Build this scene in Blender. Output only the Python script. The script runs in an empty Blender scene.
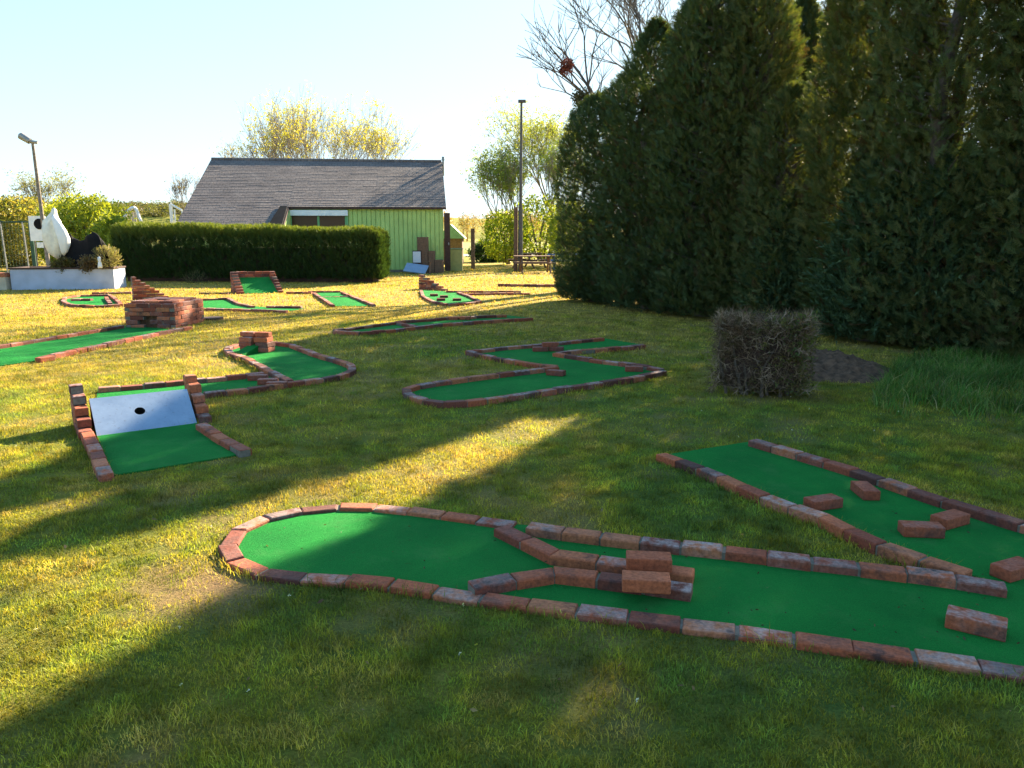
import bpy, bmesh, math, random
import numpy as np
from mathutils import Vector, Matrix
from mathutils.geometry import tessellate_polygon
R = math.radians
rng = np.random.default_rng(7)
random.seed(7)
scene = bpy.context.scene
COL = scene.collection

# ------------------------------------------------------------------ camera
EYE, PITCH, F = 1.65, math.atan(149/773), 773.0
cam = bpy.data.objects.new('camera', bpy.data.cameras.new('camera'))
COL.objects.link(cam)
cam.location = (0, 0, EYE)
cam.rotation_euler = (R(90)-PITCH, 0, 0)
cam.data.sensor_width = 36; cam.data.lens = F/1024*36
cam.data.clip_start = .05; cam.data.clip_end = 5000
scene.camera = cam
CP, SP = math.cos(PITCH), math.sin(PITCH)

def ray(px, py):
    x = (px-512)/F; y = -(py-384)/F
    return Vector((x, CP+y*SP, -SP+y*CP))
def G(px, py, z=0.0):                       # surveyed ground position of a photo point
    d = ray(px, py); t = (z-EYE)/d.z
    return Vector((d.x*t, d.y*t, z))
def P(px, py, Y):
    d = ray(px, py); t = Y/d.y
    return Vector((d.x*t, Y, EYE+d.z*t))
def GL(pts, z=0.0): return [G(a, b, z) for a, b in pts]

# ------------------------------------------------------------------ object helpers
def link(o, parent=None):
    COL.objects.link(o)
    if parent is not None: o.parent = parent
    return o
def tag(o, label, cat, group=None):
    o['label'] = label; o['category'] = cat
    if group: o['group'] = group
    return o
def kind(o, k): o['kind'] = k; return o
def thing(name, label, cat, loc=(0, 0, 0), group=None):
    o = bpy.data.objects.new(name, None); o.empty_display_size = .2
    link(o); o.location = Vector(loc)
    return tag(o, label, cat, group)

class MB:
    """collects shapes in world space, then links them as ONE mesh object"""
    def __init__(s): s.v = []; s.f = []; s.c = []; s.m = []
    def add(s, vs, fs, c=(.5, .5, .5), m=0):
        b = len(s.v); s.v += [tuple(v) for v in vs]
        for f in fs:
            s.f.append([b+i for i in f]); s.c.append(c); s.m.append(m)
    def box(s, c, size, rz=0, col=(.5, .5, .5), m=0, bev=0.0, rx=0, ry=0):
        x, y, z = size[0]/2, size[1]/2, size[2]/2
        M = Matrix.Translation(Vector(c)) @ Matrix.Rotation(rz, 4, 'Z') @ Matrix.Rotation(ry, 4, 'Y') @ Matrix.Rotation(rx, 4, 'X')
        if bev <= 0:
            vs = [M @ Vector((a*x, b*y, d*z)) for d in (-1, 1) for b in (-1, 1) for a in (-1, 1)]
            s.add(vs, [(0, 2, 3, 1), (4, 5, 7, 6), (0, 1, 5, 4), (2, 6, 7, 3), (0, 4, 6, 2), (1, 3, 7, 5)], col, m)
        else:
            bm = bmesh.new(); bmesh.ops.create_cube(bm, size=1)
            bmesh.ops.scale(bm, vec=(x*2, y*2, z*2), verts=bm.verts)
            bmesh.ops.bevel(bm, geom=bm.edges[:], offset=bev, segments=2, affect='EDGES', profile=.6)
            bm.verts.index_update()
            s.add([M @ v.co for v in bm.verts], [[v.index for v in f.verts] for f in bm.faces], col, m); bm.free()
    def tube(s, p0, p1, r0, r1=None, n=8, col=(.5, .5, .5), m=0, caps=True):
        p0 = Vector(p0); p1 = Vector(p1); r1 = r0 if r1 is None else r1
        d = (p1-p0).normalized(); a = d.orthogonal().normalized(); b = d.cross(a)
        vs = [p0+(a*math.cos(2*math.pi*i/n)+b*math.sin(2*math.pi*i/n))*r0 for i in range(n)]
        vs += [p1+(a*math.cos(2*math.pi*i/n)+b*math.sin(2*math.pi*i/n))*r1 for i in range(n)]
        fs = [(i, (i+1) % n, n+(i+1) % n, n+i) for i in range(n)]
        if caps: fs += [tuple(range(n-1, -1, -1)), tuple(range(n, 2*n))]
        s.add(vs, fs, col, m)
    def path(s, pts, r, n=8, col=(.5, .5, .5), m=0):
        for a, b in zip(pts[:-1], pts[1:]): s.tube(a, b, r, r, n, col, m)
    def prism(s, poly, z0, z1, col=(.5, .5, .5), m=0):
        n = len(poly); vs = [(p[0], p[1], z0) for p in poly]+[(p[0], p[1], z1) for p in poly]
        tri = tessellate_polygon([[Vector((p[0], p[1], 0)) for p in poly]])
        area = sum(poly[i][0]*poly[(i+1) % n][1]-poly[(i+1) % n][0]*poly[i][1] for i in range(n))
        fs = []
        for t in tri:
            a, b, c = [Vector((poly[i][0], poly[i][1])) for i in t]
            t = t if (b-a).cross(c-a) > 0 else (t[0], t[2], t[1])
            fs.append(tuple(i+n for i in t))
        for i in range(n):
            j = (i+1) % n
            fs.append((i, j, n+j, n+i) if area > 0 else (j, i, n+i, n+j))
        s.add(vs, fs, col, m)
    def build(s, name, mats, parent=None, smooth=False):
        me = bpy.data.meshes.new(name)
        off = Vector((0, 0, 0))
        if parent is not None: off = Vector(parent.matrix_world.translation) if parent.parent else Vector(parent.location)
        if parent is not None and parent.parent is not None: off = world_loc(parent)
        me.from_pydata([tuple(Vector(v)-off) for v in s.v], [], s.f)
        if not isinstance(mats, (list, tuple)): mats = [mats]
        for m in mats: me.materials.append(m)
        me.polygons.foreach_set('material_index', s.m)
        at = me.attributes.new('tint', 'FLOAT_COLOR', 'CORNER')
        arr = np.repeat(np.array([(*c, 1.0) for c in s.c], np.float32), [len(f) for f in s.f], axis=0)
        at.data.foreach_set('color', arr.ravel())
        if smooth: me.polygons.foreach_set('use_smooth', [True]*len(me.polygons))
        me.update()
        o = bpy.data.objects.new(name, me)
        return link(o, parent)
def world_loc(o):
    v = Vector(o.location); p = o.parent
    while p is not None: v += Vector(p.location); p = p.parent
    return v

def npmesh(name, V, Fc, C, mat, parent=None, smooth=False):
    """V (n,3), Fc (m,3) triangles, C (n,3) colours; world space in, parent-relative out"""
    if parent is not None: V = V-np.array(world_loc(parent), np.float32)
    me = bpy.data.meshes.new(name); m = len(Fc)
    me.vertices.add(len(V)); me.vertices.foreach_set('co', np.asarray(V, np.float32).ravel())
    me.loops.add(m*3); me.loops.foreach_set('vertex_index', np.asarray(Fc, np.int32).ravel())
    me.polygons.add(m); me.polygons.foreach_set('loop_start', np.arange(0, m*3, 3, dtype=np.int32))
    me.update(calc_edges=True)
    at = me.attributes.new('tint', 'FLOAT_COLOR', 'POINT')
    at.data.foreach_set('color', np.concatenate([C, np.ones((len(C), 1))], 1).astype(np.float32).ravel())
    me.materials.append(mat)
    if smooth: me.polygons.foreach_set('use_smooth', np.ones(m, bool))
    return link(bpy.data.objects.new(name, me), parent)

# ------------------------------------------------------------------ materials
def newmat(name):
    m = bpy.data.materials.new(name); m.use_nodes = True
    nt = m.node_tree; b = nt.nodes['Principled BSDF']
    return m, nt, b
def N(nt, t, **k):
    n = nt.nodes.new(t)
    for a, v in k.items(): setattr(n, a, v)
    return n
def ramp(nt, fac, stops):
    r = N(nt, 'ShaderNodeValToRGB'); e = r.color_ramp.elements
    while len(e) < len(stops): e.new(.5)
    for i, (p, c) in enumerate(stops): e[i].position = p; e[i].color = (*c, 1)
    nt.links.new(fac, r.inputs[0]); return r.outputs[0]
def noise(nt, scale, detail=4, rough=.55, vec=None):
    n = N(nt, 'ShaderNodeTexNoise'); n.inputs['Scale'].default_value = scale
    n.inputs['Detail'].default_value = detail; n.inputs['Roughness'].default_value = rough
    if vec is None:
        vec = N(nt, 'ShaderNodeTexCoord').outputs['Object']
    nt.links.new(vec, n.inputs['Vector']); return n.outputs['Fac']
def mix(nt, fac, a, b, mode='MIX'):
    m = N(nt, 'ShaderNodeMix', data_type='RGBA', blend_type=mode)
    for s, v in ((0, fac), (6, a), (7, b)):
        if hasattr(v, 'is_linked') or hasattr(v, 'links'): nt.links.new(v, m.inputs[s])
        elif s == 0: m.inputs[0].default_value = v
        else: m.inputs[s].default_value = (*v, 1)
    return m.outputs[2]
def mth(nt, op, a, b=0.0, clamp=False):
    m = N(nt, 'ShaderNodeMath', operation=op, use_clamp=clamp)
    for i, v in enumerate((a, b)):
        if isinstance(v, (int, float)): m.inputs[i].default_value = v
        else: nt.links.new(v, m.inputs[i])
    return m.outputs[0]
def bump(nt, b, h, strength=.4, dist=.01):
    n = N(nt, 'ShaderNodeBump'); n.inputs['Strength'].default_value = strength; n.inputs['Distance'].default_value = dist
    nt.links.new(h, n.inputs['Height']); nt.links.new(n.outputs[0], b.inputs['Normal'])
def tintrgb(nt):
    a = N(nt, 'ShaderNodeAttribute', attribute_name='tint'); s = N(nt, 'ShaderNodeSeparateColor')
    nt.links.new(a.outputs['Color'], s.inputs[0]); return a.outputs['Color'], s.outputs

def simple(name, col, rough=.7, var=.25, scale=6, metal=0, bmp=.15, spec=.3):
    m, nt, b = newmat(name)
    f = noise(nt, scale, 5)
    nt.links.new(ramp(nt, f, [(.3, tuple(c*(1-var) for c in col)), (.7, tuple(min(1, c*(1+var)) for c in col))]), b.inputs['Base Color'])
    b.inputs['Roughness'].default_value = rough; b.inputs['Metallic'].default_value = metal
    b.inputs['Specular IOR Level'].default_value = spec
    if bmp: bump(nt, b, noise(nt, scale*8, 4), bmp, .01)
    return m
def leafmat(name, trans=.4, tcol=(1.3, 1.25, .5), rough=.55, spec=.25):
    m, nt, b = newmat(name); c, _ = tintrgb(nt)
    nt.links.new(c, b.inputs['Base Color']); b.inputs['Roughness'].default_value = rough
    b.inputs['Specular IOR Level'].default_value = spec
    t = N(nt, 'ShaderNodeBsdfTranslucent'); nt.links.new(mix(nt, 1.0, c, tcol, 'MULTIPLY'), t.inputs['Color'])
    ms = N(nt, 'ShaderNodeMixShader'); ms.inputs[0].default_value = trans
    nt.links.new(b.outputs[0], ms.inputs[1]); nt.links.new(t.outputs[0], ms.inputs[2])
    nt.links.new(ms.outputs[0], nt.nodes['Material Output'].inputs['Surface'])
    return m

def brickmat():
    m, nt, b = newmat('brick'); _, s = tintrgb(nt)
    base = ramp(nt, s[0], [(0, (.085, .028, .022)), (.35, (.22, .05, .026)), (.7, (.37, .09, .036)), (1, (.38, .13, .06))])
    n1 = noise(nt, 14, 6, .65); n2 = noise(nt, 60, 4, .6); n3 = noise(nt, 7, 5, .7)
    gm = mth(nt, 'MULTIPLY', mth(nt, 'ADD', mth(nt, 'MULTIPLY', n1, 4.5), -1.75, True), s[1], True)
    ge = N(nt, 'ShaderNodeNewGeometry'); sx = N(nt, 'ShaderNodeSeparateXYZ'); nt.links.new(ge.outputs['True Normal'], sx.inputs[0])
    gm = mth(nt, 'MULTIPLY', gm, mth(nt, 'ADD', mth(nt, 'MULTIPLY', sx.outputs[2], .75), .25, True), True)  # worn grey patches, strongest on upward faces to paint in pale sky reflection
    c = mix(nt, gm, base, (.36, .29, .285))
    dk = mth(nt, 'ADD', mth(nt, 'MULTIPLY', n3, 6), -3.0, True)
    c = mix(nt, mth(nt, 'MULTIPLY', dk, s[2], True), c, (.035, .022, .022))
    c = mix(nt, 1.0, c, ramp(nt, n2, [(.3, (.62, .62, .62)), (.7, (1.35, 1.33, 1.3))]), 'MULTIPLY')
    nt.links.new(c, b.inputs['Base Color']); b.inputs['Roughness'].default_value = .82
    b.inputs['Specular IOR Level'].default_value = .35
    bump(nt, b, mth(nt, 'ADD', n2, n1), .55, .006)
    return m
def turfmat():
    m, nt, b = newmat('artificial_turf')
    n1 = noise(nt, 1.6, 4, .6); n2 = noise(nt, 420, 2, .7); n3 = noise(nt, 26, 5, .7)
    c = ramp(nt, n1, [(.3, (.012, .155, .034)), (.7, (.02, .23, .045))])
    c = mix(nt, 1.0, c, ramp(nt, n2, [(.25, (.45, .5, .5)), (.75, (1.45, 1.4, 1.3))]), 'MULTIPLY')
    c = mix(nt, mth(nt, 'ADD', mth(nt, 'MULTIPLY', n3, 4), -2.4, True), c, (.035, .085, .02))
    n4 = noise(nt, 3.5, 6, .7); c = mix(nt, mth(nt, 'MULTIPLY', mth(nt, 'ADD', mth(nt, 'MULTIPLY', n4, 4), -2.1, True), .45), c, (.075, .21, .07))
    nt.links.new(c, b.inputs['Base Color']); b.inputs['Roughness'].default_value = .8
    b.inputs['Specular IOR Level'].default_value = .04
    bump(nt, b, mth(nt, 'ADD', n2, mth(nt, 'MULTIPLY', n1, 2.5)), .9, .008)
    return m
def lawnmat():
    m, nt, b = newmat('lawn_ground'); _, s = tintrgb(nt)
    co = N(nt, 'ShaderNodeTexCoord').outputs['Object']
    n0 = noise(nt, .9, 5, .65, co); n1 = noise(nt, 9, 6, .7, co); n2 = noise(nt, 70, 5, .75, co)
    d = mth(nt, 'ADD', s[0], mth(nt, 'MULTIPLY', mth(nt, 'ADD', n1, -.5), 1.1), True)
    c = ramp(nt, d, [(.12, (.10, .155, .032)), (.5, (.21, .205, .032)), (.85, (.36, .27, .07))])
    c = mix(nt, mth(nt, 'MULTIPLY', s[1], mth(nt, 'ADD', n1, .4), True), c, (.30, .19, .10))
    c = mix(nt, 1.0, c, ramp(nt, n2, [(.3, (.45, .45, .45)), (.7, (1.4, 1.4, 1.35))]), 'MULTIPLY')
    nt.links.new(c, b.inputs['Base Color']); b.inputs['Roughness'].default_value = .95
    b.inputs['Specular IOR Level'].default_value = .1
    bump(nt, b, mth(nt, 'ADD', n2, n1), .9, .04)
    return m
M = {}
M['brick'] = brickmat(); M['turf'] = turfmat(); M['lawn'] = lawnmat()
M['mortar'] = simple('mortar', (.16, .135, .11), .95, .3, 30)
M['grass'] = leafmat('grass_blades', .45, (1.25, 1.15, .45), .6, .2)
M['conifer'] = leafmat('conifer_foliage', .25, (1.35, 1.35, .4), .65, .15)
M['leaf'] = leafmat('broad_leaves', .5, (1.25, 1.15, .4), .5, .3)
M['bark'] = simple('bark', (.10, .075, .06), .9, .5, 12, bmp=.5)
M['pale_bark'] = simple('pale_bark', (.2, .17, .14), .9, .4, 12, bmp=.4)
M['twig'] = leafmat('dry_twigs', .08, (1, 1, 1), .85, .2)
M['white_paint'] = simple('white_paint', (.72, .73, .76), .6, .07, 5)
M['planter_paint'] = simple('planter_paint', (.40, .43, .54), .8, .12, 3)
M['paper'] = simple('paper', (.6, .62, .7), .8, .1, 30)
M['board'] = simple('ramp_board_paint', (.20, .275, .40), .45, .1, 22, bmp=.08, spec=.5)
def boardmat():
    m, nt, b = newmat('ramp_board_paint')
    n1 = noise(nt, 5, 6, .7); n2 = noise(nt, 34, 5, .75)
    c = ramp(nt, n1, [(.3, (.17, .24, .36)), (.7, (.25, .33, .46))])
    c = mix(nt, mth(nt, 'ADD', mth(nt, 'MULTIPLY', n2, 7), -4.1, True), c, (.10, .10, .11))
    nt.links.new(c, b.inputs['Base Color']); b.inputs['Roughness'].default_value = .55; bump(nt, b, n2, .15, .004)
    return m
M['board'] = boardmat()
M['black'] = simple('black_void', (.006, .006, .006), .9, .2, 5, bmp=0)
M['sheet_black'] = simple('black_plastic', (.010, .010, .012), .8, .3, 5, spec=.08)
M['fleece'] = simple('white_fleece', (.74, .70, .62), .9, .12, 9, bmp=.6)
M['metal'] = simple('grey_metal', (.28, .28, .28), .5, .2, 9, metal=.6)
M['dkmetal'] = simple('dark_metal', (.09, .085, .085), .5, .2, 9, metal=.4)
M['wood'] = simple('weathered_wood', (.15, .085, .055), .8, .35, 14, bmp=.4)
M['brownwood'] = simple('dark_brown_wood', (.06, .032, .025), .75, .35, 10, bmp=.3)
M['soil'] = simple('soil', (.12, .062, .036), .95, .6, 14, bmp=1)
M['road'] = simple('pale_road', (.3, .28, .27), .9, .15, .6)
M['meadow'] = simple('meadow', (.17, .18, .03), .95, .35, .12)
M['yellowbox'] = simple('ochre_paint', (.36, .33, .13), .6, .12, 6)
M['greenroof'] = simple('green_roof', (.14, .24, .16), .6, .2, 5)
M['plaster'] = simple('plaster', (.5, .42, .32), .85, .15, 4)
M['bluepaint'] = simple('blue_paint', (.06, .14, .36), .5, .15, 6)
M['green_paint'] = simple('green_paint', (.37, .52, .165), .6, .12, 2.5, bmp=.1)
M['green_trim'] = simple('green_trim', (.16, .36, .16), .55, .12, 4, bmp=.1)
M['greymetalpaint'] = simple('fence_green', (.02, .06, .04), .5, .2, 6)
def glassmat():
    m, nt, b = newmat('window_glass')
    b.inputs['Base Color'].default_value = (.09, .05, .03, 1); b.inputs['Roughness'].default_value = .12
    b.inputs['Specular IOR Level'].default_value = .12
    return m
M['glass'] = glassmat()
def roofmat():
    m, nt, b = newmat('roof_tiles'); co = N(nt, 'ShaderNodeTexCoord').outputs['Object']
    bt = N(nt, 'ShaderNodeTexBrick'); bt.offset = .5
    mp = N(nt, 'ShaderNodeMapping'); mp.inputs['Rotation'].default_value = (0, 0, -R(6.7))
    nt.links.new(co, mp.inputs['Vector']); nt.links.new(mp.outputs[0], bt.inputs['Vector'])
    for k, v in (('Scale', 1), ('Brick Width', .3), ('Row Height', .205), ('Mortar Size', .012), ('Bias', 0)): bt.inputs[k].default_value = v
    bt.inputs['Color1'].default_value = (.125, .105, .105, 1); bt.inputs['Color2'].default_value = (.165, .138, .134, 1); bt.inputs['Mortar'].default_value = (.06, .05, .05, 1)
    n1 = noise(nt, .8, 6, .7, co); n2 = noise(nt, 18, 4, .7, co)
    c = mix(nt, 1.0, bt.outputs[0], ramp(nt, n1, [(.3, (.65, .62, .65)), (.7, (1.3, 1.25, 1.2))]), 'MULTIPLY')
    c = mix(nt, 1.0, c, ramp(nt, n2, [(.3, (.6, .6, .6)), (.75, (1.5, 1.45, 1.4))]), 'MULTIPLY')
    nt.links.new(c, b.inputs['Base Color']); b.inputs['Roughness'].default_value = .8
    bump(nt, b, n2, .5, .03)
    return m
M['roof'] = roofmat()

# ------------------------------------------------------------------ numpy noise + scatter
_lat = rng.random((256, 256))
def vnoise(x, y, s=1.0, o=0):
    x = np.asarray(x)*s+o*17.3+500; y = np.asarray(y)*s+o*9.1+500
    xi = np.floor(x).astype(int); yi = np.floor(y).astype(int); fx = x-xi; fy = y-yi
    fx = fx*fx*(3-2*fx); fy = fy*fy*(3-2*fy)
    g = lambda a, b: _lat[a % 256, b % 256]
    return (g(xi, yi)*(1-fx)+g(xi+1, yi)*fx)*(1-fy)+(g(xi, yi+1)*(1-fx)+g(xi+1, yi+1)*fx)*fy
def fbm(x, y, s=1.0, o=0): return .5*vnoise(x, y, s, o)+.3*vnoise(x, y, s*2.1, o+1)+.2*vnoise(x, y, s*4.3, o+2)

def norm(a): return a/np.maximum(np.linalg.norm(a, axis=-1, keepdims=True), 1e-9)
def frames(d, r=None):
    """per-item 3x3 (columns x,y,z) with y along d, random roll"""
    d = norm(d); ref = norm(rng.normal(size=d.shape)) if r is None else r
    x = norm(np.cross(ref, d)); z = np.cross(x, d)
    return np.stack([x, d, z], -1)
def scatter(tv, tf, pos, Fr, sc, col, jit=.12):
    n, k = len(pos), len(tv)
    V = np.einsum('nij,kj->nki', Fr, tv)*np.asarray(sc).reshape(-1, 1, 1)+pos[:, None, :]
    Fc = tf[None]+(np.arange(n)*k)[:, None, None]
    C = np.repeat(col[:, None, :], k, 1)*(1+jit*(rng.random((n, k, 1))-.5))
    return V.reshape(-1, 3), Fc.reshape(-1, 3), C.reshape(-1, 3)
def spray_template(n=5, seed=1):
    r = np.random.default_rng(seed); v = []; f = []
    def tri(a, b, c): f.append((len(v), len(v)+1, len(v)+2)); v.extend([a, b, c])
    tri((-.03, 0, 0), (.03, 0, 0), (0, 1, .05))
    for i in range(n):
        t = .12+.8*i/n
        for s in (-1, 1):
            L = .42*(1-.65*t)+.06*r.random(); a = .75+.25*r.random()
            dx, dy = math.sin(a)*L*s, math.cos(a)*L
            z = .10*(r.random()-.5)
            tri((0, t-.05, 0), (0, t+.06, 0), (dx, t+dy, z))
            tri((dx*.35, t+dy*.2, z*.3), (dx*.5, t+dy*.65, z*.5), (dx*.55+.09*s, t+dy*.9+.13, z*.6+.03))
    return np.array(v, float), np.array(f)
def plume_template(n=16, seed=3):
    r = np.random.default_rng(seed); v = []; f = []
    def tri(a, b, c): f.append((len(v), len(v)+1, len(v)+2)); v.extend([a, b, c])
    for i in range(n):
        t = .85*i/n; a = r.random()*6.28; L = .34*(1-.5*t)
        d = np.array([math.cos(a)*.55, .85, math.sin(a)*.55])*L
        p = np.array([0, t, 0]); s = np.array([-math.sin(a), 0, math.cos(a)])*.035
        tri(p-s, p+s, p+d)
    return np.array(v, float), np.array(f)
def leaf_template(n=5, seed=2, w=.32):
    r = np.random.default_rng(seed); v = []; f = []
    for i in range(n):
        d = norm(r.normal(size=3)); s = norm(np.cross(d, r.normal(size=3)))*w; p = r.normal(size=3)*.35
        b = len(v); L = .7+.5*r.random()
        v.extend([p, p+d*L*.5+s*L*.7, p+d*L, p+d*L*.5-s*L*.7]); f.extend([(b, b+1, b+2), (b, b+2, b+3)])
    return np.array(v, float), np.array(f)
SPRAY, PLUME, LEAF, LEAF1 = spray_template(), plume_template(), leaf_template(), leaf_template(1, 5, .3)
def palette(n, cols, w=None):
    cols = np.array(cols, float); i = rng.choice(len(cols), n, p=w); j = rng.choice(len(cols), n, p=w); t = rng.random((n, 1))*.5
    return cols[i]*(1-t)+cols[j]*t

# ------------------------------------------------------------------ world, sun
SUN_AZ, SUN_EL = R(32.5), R(26.2)
w = bpy.data.worlds.new('World'); scene.world = w; w.use_nodes = True
nt = w.node_tree; bg = nt.nodes['Background']
sky = nt.nodes.new('ShaderNodeTexSky'); sky.sky_type = 'NISHITA'; sky.sun_disc = False
sky.sun_elevation = SUN_EL; sky.sun_rotation = SUN_AZ; sky.air_density = 1.0; sky.dust_density = .4; sky.ozone_density = 2.0
wb_ = nt.nodes.new('ShaderNodeMix'); wb_.data_type = 'RGBA'; wb_.blend_type = 'MULTIPLY'; wb_.inputs[0].default_value = 1
nt.links.new(sky.outputs[0], wb_.inputs[6]); wb_.inputs[7].default_value = (.57, .90, 1.24, 1)      # white balance of the skylight
def vm(op, a, b):
    n = nt.nodes.new('ShaderNodeVectorMath'); n.operation = op
    for i, v in enumerate((a, b)):
        if isinstance(v, tuple): n.inputs[i].default_value = v
        else: nt.links.new(v, n.inputs[i])
    return n.outputs[0]
SKYCAP = (1.65, 1.85, 1.95)                       # soft shoulder: an evenly bright hazy sky without a white-hot horizon
cc = wb_.outputs[2]; cc = vm('DIVIDE', cc, vm('ADD', (1, 1, 1), vm('DIVIDE', cc, SKYCAP)))
nt.links.new(cc, bg.inputs[0]); bg.inputs[1].default_value = .12
sun = bpy.data.objects.new('sun', bpy.data.lights.new('sun', 'SUN')); COL.objects.link(sun)
sun.data.energy = 3.6; sun.data.angle = R(.55); sun.data.color = (1, .83, .58)
sd = Vector((math.sin(SUN_AZ)*math.cos(SUN_EL), math.cos(SUN_AZ)*math.cos(SUN_EL), math.sin(SUN_EL)))
sun.rotation_euler = (-sd).to_track_quat('-Z', 'Y').to_euler(); sun.location = sd*60
scene.view_settings.view_transform = 'Standard'; scene.view_settings.look = 'None'
scene.view_settings.gamma = 1; scene.view_settings.exposure = 3.0
scene.cycles.max_bounces = 8; scene.cycles.transmission_bounces = 4; scene.cycles.use_denoising = True

# ------------------------------------------------------------------ brick laying
CLEAR = []      # (polygon) areas the grass keeps out of
SEGS = []       # curb centre lines the grass keeps out of
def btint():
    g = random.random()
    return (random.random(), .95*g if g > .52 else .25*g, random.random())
def resample(pts, L=.222):
    """split at sharp corners; even arc-length joints in between"""
    runs = []; cur = [pts[0]]
    for i in range(1, len(pts)):
        cur.append(pts[i])
        if i < len(pts)-1:
            a = (pts[i]-pts[i-1]).normalized(); b = (pts[i+1]-pts[i]).normalized()
            if a.angle(b, 0) > R(48): runs.append(cur); cur = [pts[i]]
    runs.append(cur); out = []
    for r in runs:
        d = [0]
        for a, b in zip(r[:-1], r[1:]): d.append(d[-1]+(b-a).length)
        n = max(1, round(d[-1]/L)); js = []
        for k in range(n+1):
            s = d[-1]*k/n; i = 0
            while i < len(r)-2 and d[i+1] < s: i += 1
            t = (s-d[i])/max(1e-6, d[i+1]-d[i]); js.append(r[i].lerp(r[i+1], t))
        out.append(js)
    return out
def brick(mb, a, b, na, nb, w, z0, z1, gap=.005, tint=None, jit=.0055):
    """one brick from joint a to joint b, ends square to na / nb"""
    t = (b-a).normalized(); j = lambda: random.uniform(-jit, jit)
    z1 = z1+j(); o = Vector((j(), j(), 0))
    A, B = a+t*gap+o, b-t*gap+o; h = w/2
    def ring(z, ins):
        hh = h-ins; ti = t*ins
        return [Vector((*(p+s*hh*n+e*ti).xy, z+j()*.3)) for p, n, s, e in ((A, na, -1, 1), (B, nb, -1, -1), (B, nb, 1, -1), (A, na, 1, 1))]
    c = .007+random.random()*.004
    vs = ring(z0, 0)+ring(z1-c, 0)+ring(z1-c*.3, c*.35)+ring(z1, c*1.1)
    fs = []
    for k in (0, 4, 8):
        for i in range(4): fs.append((k+i, k+(i+1) % 4, k+4+(i+1) % 4, k+4+i))
    fs.append((12, 13, 14, 15))
    # keep outward winding
    n = (vs[13]-vs[12]).cross(vs[15]-vs[12])
    if n.z < 0: fs = [tuple(reversed(f)) for f in fs]
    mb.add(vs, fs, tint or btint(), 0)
def course(mb, pts, z0, h=.068, w=.1, L=.222, mortar=True, shift=0.0, skip=None):
    pts = [Vector((p[0], p[1], 0)) for p in pts]
    if shift:
        d = (pts[1]-pts[0]).normalized(); pts = pts[:]; half = pts[0]+d*shift
        runs = [[pts[0], half]]+resample([half]+pts[1:], L)
        runs = [runs[0]+runs[1][1:]]+runs[2:]
    else: runs = resample(pts, L)
    for js in runs:
        nrm = []
        for i in range(len(js)):
            a = js[max(0, i-1)]; b = js[min(len(js)-1, i+1)]; t = (b-a).normalized(); nrm.append(Vector((-t.y, t.x, 0)))
        for i in range(len(js)-1):
            if skip and skip((js[i]+js[i+1])/2): continue
            brick(mb, js[i], js[i+1], nrm[i], nrm[i+1], w, z0, z0+h)
        if mortar:
            for i in range(len(js)-1):
                if skip and skip((js[i]+js[i+1])/2): continue
                hw = w/2-.006; a, b, na, nb = js[i], js[i+1], nrm[i], nrm[i+1]; z1 = z0+h-.011
                e = (b-a).normalized()*.006
                a2 = a+e if i == 0 else a; b2 = b-e if i == len(js)-2 else b
                vs = [Vector((*(p+n*s*hw).xy, z)) for z in (z0, z1) for p, n, s in ((a2, na, -1), (b2, nb, -1), (b2, nb, 1), (a2, na, 1))]
                fs = [(4, 5, 6, 7), (0, 1, 5, 4), (2, 3, 7, 6), (3, 0, 4, 7), (1, 2, 6, 5)]
                mb.add(vs, fs, (.5, .5, .5), 1)
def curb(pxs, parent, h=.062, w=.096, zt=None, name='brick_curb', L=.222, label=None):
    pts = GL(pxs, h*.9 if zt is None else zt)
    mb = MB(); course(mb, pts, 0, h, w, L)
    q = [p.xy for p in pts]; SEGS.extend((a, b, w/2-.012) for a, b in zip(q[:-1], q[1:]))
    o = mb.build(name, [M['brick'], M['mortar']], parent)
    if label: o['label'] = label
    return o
def turf(poly, parent, z=.013, world=False):
    pts = poly if world else GL(poly, z)
    mb = MB(); mb.prism([(p.x, p.y) for p in pts], .001, z)
    CLEAR.append([(p.x, p.y) for p in pts])
    return mb.build('turf', M['turf'], parent)
def lane(label, px, group='minigolf lanes on the lawn'):
    return thing('minigolf_lane', label, 'minigolf lane', G(*px), group)
def stepped_wall(parent, a, b, heights, w=.104, ch=.068, name='stepped_wall'):
    """masonry from a (tall end) to b; heights = number of courses falling from a to b"""
    a = Vector((a[0], a[1], 0)); b = Vector((b[0], b[1], 0)); mb = MB(); n = heights
    for k in range(n):
        e = a.lerp(b, 1-(k/n))
        course(mb, [a, e], k*(ch+.006), ch, w, .222, shift=.11 if k % 2 and (e-a).length > .3 else 0)
    SEGS.append((a.xy, b.xy, w/2))
    return mb.build(name, [M['brick'], M['mortar']], parent)
def loose_brick(c, rz, label, size=(.215, .105, .062), z=.0135, tint=None, group='loose bricks lying on the turf', ry=0):
    mb = MB(); mb.box((0, 0, size[2]/2), size, 0, tint or (random.uniform(.45, .8), random.uniform(0, .4), random.random()), 0, .006, ry=ry)
    me = mb.build('loose_brick', [M['brick']])
    me.location = (c[0], c[1], z); me.rotation_euler = (0, 0, rz)
    CLEAR.append([(c[0]+dx, c[1]+dy) for dx, dy in ((-.05, -.05), (.05, -.05), (.05, .05), (-.05, .05))])
    return tag(me, label, 'brick', group)

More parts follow.
